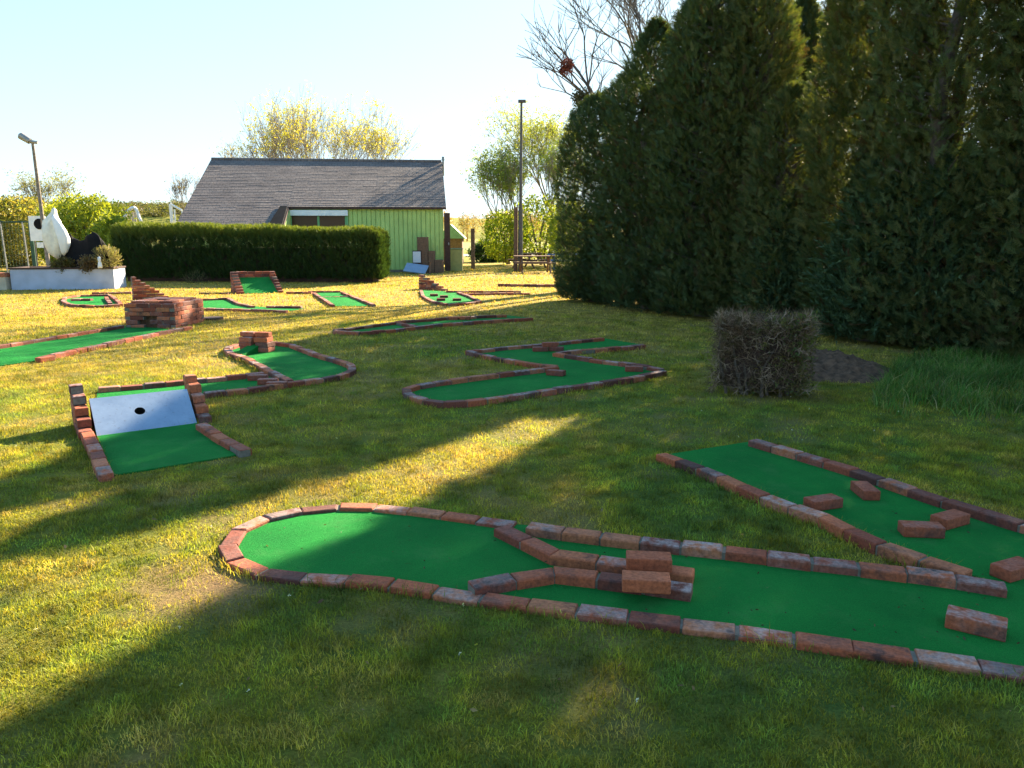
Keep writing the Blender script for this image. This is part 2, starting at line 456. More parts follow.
# ---- lane in front: round green with a funnel, joined at its tip to the second arm
la = lane('wide V-shaped lane nearest the camera with round green and funnel of brick rows', (560, 600))
A_NEAR = [(1120, 688), (1024, 670), (953, 660), (890, 651), (820, 641), (763, 632), (700, 624), (653, 619), (597, 612), (544, 605), (497, 599), (446, 591), (401, 584), (358, 579), (306, 576), (261, 571), (238, 563), (226, 549), (231, 534), (251, 521), (289, 511), (331, 506), (372, 506), (409, 510), (446, 515), (483, 520), (515, 524)]
A_FAR = [(528, 525), (562, 530), (603, 535), (647, 540), (688, 545), (735, 550), (781, 556), (830, 562), (880, 567), (932, 574), (975, 580), (1008, 586)]
B_LEFT = [(661, 453), (691, 464), (718, 475), (753, 491), (792, 506), (823, 516), (859, 534), (894, 549), (937, 562), (968, 572)]
B_RIGHT = [(753, 440), (777, 447), (822, 460), (855, 470), (894, 483), (929, 495), (972, 508), (1024, 524), (1120, 552)]
turf([(1120, 690)]+A_NEAR[1:]+A_FAR+[(968, 574)]+B_LEFT[::-1][1:]+[(655, 456), (753, 441)]+B_RIGHT[1:]+[(1200, 575), (1240, 710)], la)
curb(A_NEAR, la, h=.034); curb(A_FAR, la); curb(B_LEFT, la); curb(B_RIGHT, la)
curb([(500, 527), (517, 536), (536, 544), (556, 555), (606, 561), (650, 567), (694, 573)], la)
curb([(470, 586), (511, 578), (551, 571), (597, 576), (644, 582), (692, 589)], la)
bz = .0755
f0 = G(647, 577, .14); loose_brick((f0.x, f0.y+.02), R(-7), 'orange brick lying across the near funnel row, lower one of the pair', z=bz, tint=(.75, .05, .1), group='bricks laid on the funnel rows')
f1 = G(650, 557, .14); loose_brick((f1.x, f1.y+.03), R(-7), 'orange brick lying across the far funnel row, behind the other one', z=bz, tint=(.62, .05, .1), group='bricks laid on the funnel rows')
loose_brick(G(976, 623, .045), R(-34), 'scuffed loose brick nearest the camera, alone in front of the tip of the two arms', tint=(.6, .75, .9), size=(.22, .108, .065))
loose_brick(G(1014, 569, .045), R(25), 'red loose brick at the right edge beside the tip of the two arms', tint=(.5, .15, .3))
loose_brick(G(823, 503, .04), R(20), 'reddish loose brick against the left curb of the second arm', tint=(.45, .2, .5))
loose_brick(G(865, 491, .04), R(88), 'smallest looking red brick pointing end-on at the camera near the right curb', tint=(.4, .1, .3))
loose_brick(G(921, 530, .04), R(-7), 'pitted loose brick lying in front of another in the second arm', tint=(.5, .25, .8))
loose_brick(G(950, 520, .04), R(28), 'plain red loose brick just behind the pitted one, near the right curb', tint=(.5, .1, .1))

# ---- zigzag lane in the middle
lc = lane('zigzag lane of two offset greens in the middle of the shaded lawn', (520, 380))
C_NEAR = [(664, 371), (630, 378), (567, 387), (505, 396), (467, 401), (442, 402), (421, 399), (408, 394), (406, 388), (421, 384), (458, 379), (505, 373), (557, 367)]
C_MID = [(557, 366), (536, 364), (489, 356), (469, 351)]
C_FAR = [(467, 351), (505, 347), (542, 344), (580, 340), (603, 338)]
C_RIGHT = [(662, 369), (642, 365), (599, 360), (555, 353)]
C_END = [(557, 353), (580, 350), (645, 345)]
turf(C_NEAR[:-1]+[(557, 366)]+C_MID+C_FAR[1:]+[(645, 345)]+[(580, 350), (557, 353)]+C_RIGHT[::-1][1:], lc)
for p in (C_NEAR, C_MID, C_FAR, C_RIGHT, C_END): curb(p, lc)
loose_brick(G(556, 373, .04), R(-25), 'loose brick beside the inner corner of the zigzag lane', tint=(.3, .3, .5), group='loose bricks in the zigzag lane')
loose_brick(G(634, 369, .04), R(-5), 'loose brick tucked into the right-hand corner of the zigzag lane', tint=(.4, .3, .5), group='loose bricks in the zigzag lane')
q = G(547, 350, .03); loose_brick((q.x-.1, q.y), R(5), 'left lower brick under the small pile at the bend of the zigzag lane', tint=(.3, .3, .5), group='loose bricks in the zigzag lane')
loose_brick((q.x+.13, q.y+.02), R(-12), 'right lower brick under the small pile at the bend of the zigzag lane', tint=(.2, .3, .5), group='loose bricks in the zigzag lane')
loose_brick((q.x+.04, q.y+.03), R(8), 'top brick of the small pile at the bend of the zigzag lane', z=.076, tint=(.45, .2, .3), group='loose bricks in the zigzag lane')

# ---- lane with the white ramp board
ld = lane('lane with white ramp board between stepped brick walls, bending to a rounded green', (150, 440))
bl, br = G(97, 436, .012), G(197, 423, .012)
ax = (br-bl); ax.z = 0; axn = ax.normalized(); back = Vector((-axn.y, axn.x, 0))
tl, tr = P(89, 397, bl.y+.29), P(187, 390.5, br.y+.27)
tl = Vector((tl.x, tl.y, (tl.z+tr.z)/2)); tr = Vector((tr.x, tr.y, tl.z))
fl, fr = G(114, 475, .012), G(236, 455, .012)
turf([fl, fr, br, bl], ld, world=True)
mb = MB()
nrm = (br-bl).cross(tl-bl).normalized()
# board as a ring of quads round the ball hole
hc = bl.lerp(br, .46).lerp(tl.lerp(tr, .46), .52); e1 = (br-bl).normalized(); e2 = nrm.cross(e1)
def onb(u, v): return bl.lerp(br, u).lerp(tl.lerp(tr, u), v)
hole = [hc+(e1*math.cos(2*math.pi*i/24)+e2*math.sin(2*math.pi*i/24))*.043 for i in range(24)]
outer = []
for i in range(24):
    a = 2*math.pi*i/24; dx, dy = math.cos(a), math.sin(a); k = 1/max(abs(dx), abs(dy))
    u = .46+dx*k*(.54 if dx > 0 else .46); v = .52+dy*k*(.48 if dy > 0 else .52)
    outer.append(onb(u, v))
corners = [onb(1, 1), onb(0, 1), onb(0, 0), onb(1, 0)]
for top in (0, 1):
    o = -nrm*.018*(1-top) if top == 0 else Vector()
    vs = [p+o for p in hole]+[p+o for p in outer]
    fs = [(i, (i+1) % 24, 24+(i+1) % 24, 24+i) for i in range(24)]
    mb.add(vs, [tuple(reversed(f)) for f in fs] if top else fs)
mb.add([p for p in outer]+[p-nrm*.018 for p in outer], [(i, (i+1) % 24, 24+(i+1) % 24, 24+i) for i in range(24)])
mb.add([p for p in hole]+[p-nrm*.018 for p in hole], [((i+1) % 24, i, 24+i, 24+(i+1) % 24) for i in range(24)], m=1)
bd = mb.build('ramp_board', [M['board'], M['black']], ld)
mb = MB(); vs = [p-nrm*.016 for p in hole]+[p-nrm*.10 for p in hole]
mb.add(vs, [(i, (i+1) % 24, 24+(i+1) % 24, 24+i) for i in range(24)]+[tuple(range(47, 23, -1))]); mb.build('ball_hole', M['black'], ld)
mb = MB(); b1, b2 = onb(0, 1), onb(1, 1); d = back*.03
mb.add([b1+Vector((0, 0, -.015)), b2+Vector((0, 0, -.015)), Vector((b2.x, b2.y, .002)), Vector((b1.x, b1.y, .002)), b1+d+Vector((0, 0, -.015)), b2+d+Vector((0, 0, -.015)), Vector((b2.x, b2.y, .002))+d, Vector((b1.x, b1.y, .002))+d],
       [(0, 1, 2, 3), (7, 6, 5, 4), (0, 4, 5, 1), (1, 5, 6, 2), (3, 7, 4, 0)]); mb.build('ramp_back', M['brownwood'], ld)
wl0, wl1 = bl-axn*.075, tl-axn*.075; wr0, wr1 = br+axn*.075, tr+axn*.075
wl1 = wl1+(wl1-wl0)*.75; wr1 = wr1+(wr1-wr0)*.75
stepped_wall(ld, wl1, wl0-back*.02, 5); stepped_wall(ld, wr1, wr0-back*.02, 5)
curb([(87, 433), (96, 452), (106, 474)], ld); curb([(201, 424), (222, 437), (245, 450)], ld)
D_BACK = [(98, 388), (150, 384), (200, 379), (264, 373)]
D_IN = [(244, 357), (265, 368), (289, 380)]
D_ROUND = [(204, 393), (250, 388), (291, 382), (320, 379), (341, 375), (352, 370), (352, 365), (342, 361), (317, 354), (303, 349), (291, 344), (262, 341), (238, 344), (226, 348), (231, 353), (244, 357)]
turf([(tl.x+back.x*.035, tl.y+back.y*.035)]*0+[tl+back*.035, tr+back*.035]+GL([(204, 394), (250, 389), (291, 383), (264, 374), (200, 380), (98, 389)], .013), ld, world=True)
turf(D_ROUND[2:]+[(265, 368)], ld)
curb(D_BACK, ld); curb(D_IN, ld); curb(D_ROUND, ld)
for k, (x, y) in enumerate(((258, 376), (268, 380), (277, 383))):
    q = G(x, y, .06)
    loose_brick((q.x, q.y), R(6), ['first short brick step from the back where the ramp lane meets the round green', 'middle short brick step where the ramp lane meets the round green', 'front short brick step where the ramp lane meets the round green'][k], tint=(.4, .5, .6), group='brick steps at the inner curb')
# brick gate on the round green
mb = MB(); g0 = G(257, 352, 0)
gx = Vector((.98, -.2, 0)).normalized(); gy = Vector((-gx.y, gx.x, 0))
for sx in (-.125, .125):
    for k in range(3):
        c = g0+gx*(sx+random.uniform(-.015, .015))+gy*.0
        mb.box((c.x, c.y, .013+.034+k*.07), (.2, .2, .066), math.atan2(gx.y, gx.x)+random.uniform(-.1, .1), btint(), 0, .006)
for sx in (-.12, .11):
    c = g0+gx*sx; mb.box((c.x, c.y+.02, .013+.034+3*.07), (.215, .105, .064), math.atan2(gx.y, gx.x), btint(), 0, .006)
mb.build('brick_gate', [M['brick']], ld)
mb = MB(); c = [g0+gx*s-gy*.02 for s in (-.08, .08)]; e = [g0+gx*s-gy*.62 for s in (-.09, .09)]
vs = [Vector((p.x, p.y, z)) for p, z in ((c[0], .12), (c[1], .12), (e[1], .016), (e[0], .016), (c[0], .014), (c[1], .014), (e[1], .0135), (e[0], .0135))]
mb.add(vs, [(3, 2, 1, 0), (0, 1, 5, 4), (1, 2, 6, 5), (3, 0, 4, 7), (2, 3, 7, 6)]); mb.build('turf_ramp', M['turf'], ld)

# ---- long lane at the left with the brick block
le = lane('long sunlit lane at the left edge running into a hollow brick block', (60, 345))
FR = G(176, 328.5); bu = Vector((.998, -.06, 0)); bv = Vector((.06, .998, 0))
FL = FR-bu*.93; BR = FR+bv*1.15; BL = FL+bv*1.15
E_FAR = [(-110, 360), (-40, 351), (0, 346), (46, 338.5), (92, 331), (122, 326)]
E_NEAR = [(40, 358), (82, 349), (123, 340), (172, 330), (190, 327)]
turf([(-110, 378), (0, 365.5), (40, 360)]+E_NEAR[1:-1]+[(160, 328)]+E_FAR[::-1], le)
curb(E_FAR, le, zt=.05); curb(E_NEAR, le, zt=.05)
q = G(46, 359, .03); loose_brick((q.x, q.y-.02), R(70), 'brick at the open end of the long sunlit lane', tint=(.6, .2, .4), z=.001)
mb = MB(); tun = FL.lerp(FR, .42)
ring = [FL, FR, BR, BL, FL]
u = (FR-FL).normalized(); vdir = (BR-FR).normalized()
ins = [FL+(u+vdir)*.05, FR+(-u+vdir)*.05, BR+(-u-vdir)*.05, BL+(u-vdir)*.05]
for k in range(6):
    for i in range(4):
        a, b = ins[i], ins[(i+1) % 4]; dd = (b-a).normalized()
        s = .052 if (k+i) % 2 else -.052
        course(mb, [a-dd*s, b+dd*s], k*.075, .068, .1, .222, skip=(lambda p: (p-tun).length < .15) if (i == 0 and k < 3) else None)
mb.build('brick_block', [M['brick'], M['mortar']], le)
mb = MB(); t = ins; mb.prism([t[0]+(u+vdir)*.06, t[1]+(-u+vdir)*.06, t[2]+(-u-vdir)*.06, t[3]+(u-vdir)*.06], .002, .30); mb.build('block_infill', M['soil'], le)
mb = MB(); zc = FL+bu*.465+bv*.575; za_ = math.atan2(bu.y, bu.x)
for k in range(4):                                    # capping bricks laid across the top, one slot left open
    for j, off in enumerate((-.26, .0, .26)):
        if k == 1 and j == 1: continue
        c = zc+bu*off+bv*(-.36+.24*k); mb.box((c.x, c.y, .455), (.25, .225, .05), za_+random.uniform(-.02, .02), btint(), 0, .006)
mb.build('capping', [M['brick']], le)
mb = MB(); mb.prism([(ins[0]+(bu+bv)*.052).xy, (ins[1]+(-bu+bv)*.052).xy, (ins[2]+(-bu-bv)*.052).xy, (ins[3]+(bu-bv)*.052).xy], .31, .405); mb.build('mortar_bed', M['mortar'], le)
CLEAR.append([(p.x, p.y) for p in ring[:4]])
def swall(par, pa, pb, courses, **k):
    return stepped_wall(par, G(*pa), G(*pb), courses, **k)

# ---- lane behind the block
lf = lane('sunlit lane behind the hollow brick block with a stair-shaped brick side wall', (220, 304))
turf([(168, 299), (200, 299), (228, 298.5), (238, 303), (252, 306), (275, 308), (304, 308.5), (288, 311), (205, 308.5), (150, 308)], lf)
curb([(198, 308), (240, 309), (287, 310.5)], lf); curb([(168, 299.5), (200, 299), (228, 298), (238, 303), (253, 306)], lf); curb([(267, 306), (302, 306.5)], lf)
swall(lf, (133, 300), (168, 298), 8); swall(lf, (133, 309), (171, 308), 2, name='side_wall')
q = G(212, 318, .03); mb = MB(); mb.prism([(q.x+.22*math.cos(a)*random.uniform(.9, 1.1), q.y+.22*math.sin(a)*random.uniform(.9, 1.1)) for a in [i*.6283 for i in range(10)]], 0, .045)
o = mb.build('shadow_disc', M['brownwood']); tag(o, 'flat dark disc standing in for a shadow on the sunlit grass right of the brick block', 'painted_shadow'); CLEAR.append([(q.x+dx, q.y+dy) for dx, dy in ((-.2, -.2), (.2, -.2), (.2, .2), (-.2, .2))])  # disc added to stand in for a shadow cast on the grass

# ---- ramp lane in front of the hedge
lg = lane('steep green ramp walled with stepped brick in front of the clipped hedge', (255, 292))
a0, b0 = G(241, 294), G(281, 293); a1, b1 = a0+Vector((-.48, .85, 0)), b0+Vector((-.50, .85, 0))
stepped_wall(lg, a1, a0, 8, w=.2); stepped_wall(lg, b1, b0, 8, w=.15)
mb = MB(); mid = (b1-a1).normalized()
for k in range(8): course(mb, [a1+mid*.06+Vector((0, .05, 0)), b1-mid*.06+Vector((0, .05, 0))], k*.074, shift=.11*(k % 2))
mb.build('back_wall', [M['brick'], M['mortar']], lg)
mb = MB(); p = [a0+mid*.06, b0-mid*.06, b1-mid*.06, a1+mid*.06]
vs = [Vector((v.x, v.y, z)) for v, z in zip(p, (.012, .012, .42, .42))]; vs += [Vector((v.x, v.y, z)) for v, z in zip(p, (.002, .002, .002, .002))]
mb.add(vs, [(0, 1, 2, 3), (0, 3, 7, 4), (1, 5, 6, 2), (2, 6, 7, 3), (0, 4, 5, 1)]); mb.build('turf_ramp', M['turf'], lg)
CLEAR.append([(v.x, v.y) for v in p])
curb([(286, 292), (312, 292)], lg); curb([(314, 293), (333, 305)], lg); curb([(308, 291), (341, 291)], lg); curb([(342, 292), (374, 304.5)], lg); curb([(322, 296.5), (349, 296.5)], lg, w=.08, h=.03)
turf([(314, 293), (333, 306), (371, 306), (342, 292)], lg)
curb([(200, 292.5), (229, 293)], lg, h=.04)

# ---- small many-sided lane near the house
li = lane('small many-sided green with one tall stepped brick wall near the green house', (450, 296))
I_C = [(421, 290), (423, 296), (433, 301), (448, 304), (466, 303), (480, 301), (470, 296), (457, 292)]
turf(I_C, li)
curb(I_C[:7]+[(458, 292)], li); swall(li, (420, 289), (447, 291), 6)
curb([(446, 291), (480, 291), (521, 291)], li); curb([(459, 293.5), (495, 293), (530, 293)], li)
for x, y in ((434, 295.5), (444, 297), (457, 300), (441, 300)):
    q = G(x, y, .03); loose_brick(q, R(5), {434: 'leftmost brick on the small many-sided green', 444: 'brick in the middle of the small many-sided green', 457: 'rightmost brick on the small many-sided green', 441: 'nearest brick on the small many-sided green, beside its front curb'}[x], tint=(.2, .2, .8), group='bricks on the many-sided green')
# ---- far straight curb
lj = tag(curb([(498, 284), (542, 284.5), (585, 285)], None, h=.09), 'lone straight low brick row near the far end of the conifers', 'brick row')

# ---- narrow lane across the shadow's edge
lk = lane('long narrow lane lying across the edge of the tree shadow', (420, 325))
K_N = [(334, 331), (360, 332), (388, 330), (440, 324), (490, 320.5), (532, 318)]
K_F = [(334, 330), (365, 326), (403, 321), (451, 317.5), (506, 315)]
turf(K_N+K_F[::-1], lk); curb(K_N, lk); curb(K_F, lk); curb([(398, 322.5), (415, 326)], lk)
q = G(452, 319, .03); loose_brick(q, R(8), 'left brick of the pair lying in the narrow lane', group='bricks in the narrow lane'); loose_brick((q.x+.26, q.y+.03), R(-6), 'right brick of the pair lying in the narrow lane', group='bricks in the narrow lane')

# ---- small lane in front of the white planter
ll = lane('small sunlit green ringed by bricks in front of the white planter wall', (92, 300))
L_C = [(120, 304.5), (95, 305.5), (70, 304.5), (63, 301), (65, 297), (80, 295), (109, 294.5), (116, 299), (121, 304)]
turf(L_C, ll); curb(L_C, ll); curb([(72, 299), (92, 299)], ll, w=.14); curb([(92, 292.5), (132, 292)], ll); curb([(106, 297), (110, 303)], ll)

# ------------------------------------------------------------------ white planter and what stands in it
pl0, pl1 = G(12, 290), G(115, 289)
ex = (pl1-pl0).normalized(); ey = Vector((-ex.y, ex.x, 0)); Lp = (pl1-pl0).length; ang = math.atan2(ex.y, ex.x)
pt = thing('planter', 'long low white rendered planter with dark coping at the left', 'planter', pl0)
mb = MB()
def pbox(m, x0, x1, y0, y1, z0, z1, **k):
    c = pl0+ex*((x0+x1)/2)+ey*((y0+y1)/2); m.box((c.x, c.y, (z0+z1)/2), (x1-x0, y1-y0, z1-z0), ang, **k)
pbox(mb, 0, Lp, 0, .18, 0, .62); pbox(mb, 0, .18, .18, 0.9, 0, .62); pbox(mb, Lp-.18, Lp, .18, 0.9, 0, .62); pbox(mb, 0, Lp, 0.9, 1.08, 0, .62); mb.build('wall', M['planter_paint'], pt)
mb = MB()
for x0, x1, y0, y1 in ((-.03, Lp+.03, -.03, .21), (-.03, .21, 0.215, .86), (Lp-.21, Lp+.03, 0.215, .86), (-.03, Lp+.03, 0.87, 1.11)): pbox(mb, x0, x1, y0, y1, .622, .672, col=(.2, .1, .9), bev=.008)
mb.build('coping', M['brownwood'], pt)
mb = MB(); pbox(mb, .182, Lp-.182, .182, .898, .01, .57); mb.build('soil', M['soil'], pt)
CLEAR.append([tuple((pl0+ex*a+ey*b).xy) for a, b in ((-.03, -.03), (Lp+.03, -.03), (Lp+.03, 1.1), (-.03, 1.1))])
ZS = .57
mb = MB(); qa, qb = G(-60, 290.5), G(9, 290)
c = (qa+qb)/2
mb.box((c.x, c.y+.15, .2), ((qb-qa).length, .3, .4), 0, (.8, .3, .2)); 
o = mb.build('wall', M['plaster'])
mb = MB(); mb.box((c.x, c.y+.15, .46), ((qb-qa).length+.04, .36, .12), 0, (.9, .1, .1), bev=.01)
o2 = mb.build('coping', M['brick'], o); tag(o, 'grey wall with orange brick top continuing left of the white planter', 'wall'); o.name = 'low_wall'
CLEAR.append([(qa.x, qa.y), (qb.x, qb.y), (qb.x, qb.y+.3), (qa.x, qa.y+.3)])

def lump(name, mat, parent, prof, c, seed, n=28, sq=.25, nz=.12, ys=.8):
    """closed lumpy body: prof = [(z, rx, dx)] rings"""
    r = np.random.default_rng(seed); ph = r.random(6)*6.28; V = []; k = len(prof)
    for i, (z, rx, dx) in enumerate(prof):
        for j in range(n):
            a = 2*math.pi*j/n
            q = 1+nz*math.sin(3*a+ph[0]+i*.6)+nz*.7*math.sin(5*a+ph[1]-i*.9)+nz*.5*math.sin(9*a+ph[2]+i)
            V.append((c[0]+dx+rx*q*math.cos(a), c[1]+rx*ys*q*math.sin(a), c[2]+z+.02*math.sin(4*a+i)))
    mb = MB(); fs = [(i*n+j, i*n+(j+1) % n, (i+1)*n+(j+1) % n, (i+1)*n+j) for i in range(k-1) for j in range(n)]
    fs += [tuple(range(n-1, -1, -1)), tuple(range((k-1)*n, k*n))]
    mb.add(V, fs); return mb.build(name, mat, parent, smooth=True)
Yw = pl0.y+.55
def at(px, py): return P(px, py, Yw)
wb = thing('wrapped_plant', 'tall off-white cloth bundle on a thin stem standing in the white planter', 'wrapped plant', (at(59, 262).x, Yw, ZS))
s = Yw/773; b0 = wb.location
mb = MB(); mb.tube((b0.x+.05, Yw, ZS-.1), (b0.x, Yw, ZS+.9), .03, .02, 7); mb.build('stem', M['wood'], wb)
lump('wrapping', M['fleece'], wb, [(.36, .03, -.02), (.42, .12, -.03), (.55, .22, -.06), (.8, .27, -.05), (1.05, .30, -.05), (1.25, .29, -.07), (1.4, .24, -.08), (1.5, .22, -.05), (1.62, .15, -.03), (1.74, .10, .0), (1.84, .07, .02), (1.88, .02, .02)], (b0.x+.0, Yw, ZS), 4, nz=.17)
lump('wrapping', M['white_paint'], wb, [(.46, .02, .22), (.58, .10, .25), (.8, .16, .27), (1.0, .18, .26), (1.2, .17, .2), (1.4, .13, .13), (1.55, .09, .07), (1.68, .03, .03)], (b0.x+.02, Yw-.12, ZS), 9, nz=.07)
bk = thing('black_sheeting', 'black plastic sheeting heaped in two peaks in the white planter', 'sheeting', (at(80, 262).x, Yw, ZS))
mb = MB(); nx, ny = 40, 18; x0, x1 = at(60, 250).x, at(105, 250).x
hp = [(60, 252), (63, 243), (65, 237), (68, 233.5), (71, 234.5), (75, 239), (79, 241), (84, 239), (88, 235), (91, 232), (95, 232.5), (99, 236), (102, 241), (105, 252)]
V = []
for i in range(nx+1):
    pxx = 60+45*i/nx; yy = np.interp(pxx, [a for a, _ in hp], [b for _, b in hp]); top = max(ZS, at(pxx, yy).z)
    for j in range(ny+1):
        v = j/ny*2-1; zz = ZS-.03+(top-ZS+.03)*(1-abs(v)**2.2)*(1+.015*math.sin(i*.9+v*5)); V.append((x0+(x1-x0)*i/nx+.03*math.sin(v*6+i), Yw+.1+.2*v, zz))
fs = [(i*(ny+1)+j, (i+1)*(ny+1)+j, (i+1)*(ny+1)+j+1, i*(ny+1)+j+1) for i in range(nx) for j in range(ny)]
mb.add(V, fs); o = mb.build('sheet', M['sheet_black'], bk, smooth=True)
mo = o.modifiers.new('thickness', 'SOLIDIFY'); mo.thickness = .01

def blob_points(n, c, rad, inner=.55):
    d = norm(rng.normal(size=(n, 3))); r = inner+(1-inner)*rng.random((n, 1))**.6
    lum = 1+.22*np.sin(d[:, :1]*7+c[0])*np.sin(d[:, 1:2]*6+c[1])*np.cos(d[:, 2:]*5)
    return np.array(c)+d*r*lum*np.array(rad), d
def bush(name, label, cat, c, rad, n, cols, scale=.2, tmpl=LEAF, mat='leaf', group=None, upbias=.3, stems=6, bark='bark', flat=0.0, w=None):
    t = thing(name, label, cat, (c[0], c[1], max(0, c[2]-rad[2])), group)
    p, d = blob_points(n, c, rad); p[:, 2] = np.maximum(p[:, 2], t.location.z+.03)
    V, Fc, C = scatter(*tmpl, p, frames(d+np.array([0, 0, upbias])+rng.normal(size=d.shape)*.35), scale*(.6+.8*rng.random(n)), palette(n, cols, w))
    npmesh('foliage', V, Fc, C, M[mat], t)
    mb = MB()
    for k in range(stems):
        a = random.random()*6.28; e = Vector((c[0]+rad[0]*.6*math.cos(a), c[1]+rad[1]*.6*math.sin(a), c[2]+rad[2]*random.uniform(-.2, .6)))
        mb.tube((c[0]+.1*rad[0]*math.cos(a), c[1]+.1*rad[1]*math.sin(a), t.location.z-.02), e, .03*rad[2], .008*rad[2], 6)
    mb.build('stems', M[bark], t); return t
q = at(106, 252); bush('ornamental_grass', 'rounded straw-coloured shrub at the right end of the white planter', 'shrub', (q.x, Yw, ZS+.34), (.36, .3, .33), 800, [(.25, .23, .14), (.17, .18, .07), (.3, .26, .17)], .14, PLUME, 'leaf', upbias=.8)
q = at(90, 256); bush('shrub', 'small dry brownish shrub in front of the black sheeting', 'shrub', (q.x, Yw-.2, ZS+.2), (.24, .14, .22), 300, [(.15, .1, .07), (.2, .16, .09)], .09, LEAF, 'leaf')
q = at(66, 258); bush('shrub', 'low leafy green-brown plant at the foot of the cloth bundle', 'plant', (q.x, Yw-.2, ZS+.16), (.33, .14, .2), 300, [(.12, .12, .04), (.18, .13, .05), (.1, .08, .04)], .09, LEAF, 'leaf')
q = at(107, 258); st = thing('garden_figure', 'tiny white figure standing on the planter edge by the rounded shrub', 'figurine', (q.x, pl0.y+.1, .672))
lump('body', M['white_paint'], st, [(0, .07, 0), (.06, .06, 0), (.14, .05, 0), (.2, .03, 0), (.23, .045, 0), (.29, .045, 0), (.32, .01, 0)], (q.x, pl0.y+.09, .672), 3, nz=.03)

# ------------------------------------------------------------------ lamp post, fence, sign at the left
def lamp_head(name, parent, p, d):
    mb = MB(); d = Vector(d).normalized(); mb.tube(p-d*.12, p+d*.1, .05, .07, 8); mb.tube(p+d*.1, p+d*.48, .09, .11, 10); mb.tube(p+d*.48, p+d*.55, .11, .05, 10); mb.build(name, M['metal'], parent)
Yl = 26.2; b = P(48, 262, Yl); t0 = P(32.5, 142, Yl)
lp = thing('street_lamp', 'leaning grey street lamp with tilted head behind the planter', 'street lamp', (b.x+.1, Yl, 0))
mb = MB(); mb.tube((b.x+.08, Yl, 0), b, .075, .072, 10); mb.tube(b, t0, .072, .045, 10); mb.build('pole', M['pale_bark'], lp)
mb = MB(); mb.tube(t0+Vector((.17, 0, -.02)), t0+Vector((-.1, 0, .02)), .05, .06, 8); mb.tube(t0+Vector((-.08, 0, .02)), t0+Vector((-.36, 0, .2)), .1, .12, 10); mb.tube(t0+Vector((-.36, 0, .2)), t0+Vector((-.4, 0, .23)), .12, .06, 10)
mb.build('lamp_head', M['metal'], lp)
Yf = 30.0
fe = thing('mesh_fence', 'green wire mesh fence panel with pale posts at the left edge', 'fence', (P(10, 262, Yf).x, Yf, 0))
xa, xb, zt = P(-60, 230, Yf).x, P(29, 230, Yf).x, P(0, 222, Yf).z
for z_, r_ in ((zt, .03), (.1, .02)): mb = MB(); mb.tube((xa, Yf, z_), (xb, Yf, z_), r_, n=6); mb.build('rail', M['greymetalpaint'], fe)
mb = MB()
for i in range(int((xb-xa)/.12)): mb.tube((xa+i*.12, Yf, .1), (xa+i*.12, Yf, zt), .004, n=4, caps=False)
for i in range(int((zt-.1)/.2)): mb.tube((xa, Yf+.008, .1+i*.2), (xb, Yf+.008, .1+i*.2), .004, n=4, caps=False)
mb.build('wire_mesh', M['greymetalpaint'], fe)
for px in (-30, 4, 26): 
    x = P(px, 230, Yf).x; mb = MB(); mb.tube((x-.02, Yf-.05, 0), (x-.08, Yf-.05, zt), .026, n=8); mb.build('post', M['metal'], fe)
mb = MB(); mb.box((P(31, 230, Yf).x, Yf, zt/2+.02), (.14, .1, zt+.05), bev=.01); mb.build('gate_post', M['greymetalpaint'], fe)
sg = thing('sign_board', 'white notice board with a dark round emblem behind the lamp post', 'sign', (P(38, 235, Yf-.5).x, Yf-.5, 0))
c0, c1 = P(31, 241, Yf-.5), P(45, 216, Yf-.5)
mb = MB(); mb.box(((c0.x+c1.x)/2, Yf-.5, (c0.z+c1.z)/2), (c1.x-c0.x, .03, c1.z-c0.z), bev=.005); mb.build('panel', M['white_paint'], sg)
mb = MB(); q = P(39, 224, Yf-.53); mb.tube((q.x, Yf-.518, q.z), (q.x, Yf-.526, q.z), .2, .2, 24); mb.build('emblem', M['sheet_black'], sg)
mb = MB(); q = P(39, 244.5, Yf-.5); mb.box((q.x+.05, Yf-.5, q.z-.02), (.26, .02, .2)); mb.build('small_panel', M['white_paint'], sg)
mb = MB()
for dx in (-.2, .2): mb.tube(((c0.x+c1.x)/2+dx, Yf-.46, 0), ((c0.x+c1.x)/2+dx, Yf-.46, c1.z), .025)
mb.build('posts', M['dkmetal'], sg)

# ------------------------------------------------------------------ the green house
HC = G(444, 272); HA = R(6.7); hu = Vector((math.cos(HA), math.sin(HA), 0)); hv = Vector((-math.sin(HA), math.cos(HA), 0))
HL, HD, EH, RH = 10.75, 9.4, 2.93, 5.25
def H(a, d, z): return HC-hu*a+hv*d+Vector((0, 0, z))     # a: metres left of the right corner, d: depth
hs = thing('green_house', 'low lime green boarded house with big dark tiled roof', 'house', HC)
def hbox(m, a0, a1, d0, d1, z0, z1, **k):
    c = H((a0+a1)/2, (d0+d1)/2, (z0+z1)/2); m.box(c, (abs(a1-a0), abs(d1-d0), z1-z0), HA, **k)
mb = MB(); WA = 6.75                                       # facade reaches WA to the left, then the wing comes forward
hbox(mb, 0, WA, .02, .2, 0, EH); hbox(mb, WA, HL, -2.2, -2.02, 0, 1.65); hbox(mb, WA-.1, WA+.1, -2.2, 0.0, 0, 1.75)
hbox(mb, 0, .2, .2, HD-.2, 0, EH-.1); hbox(mb, HL-.2, HL, -2.02, HD-.2, 0, 1.7); hbox(mb, 0, HL, HD-.2, HD, 0, EH-.1)
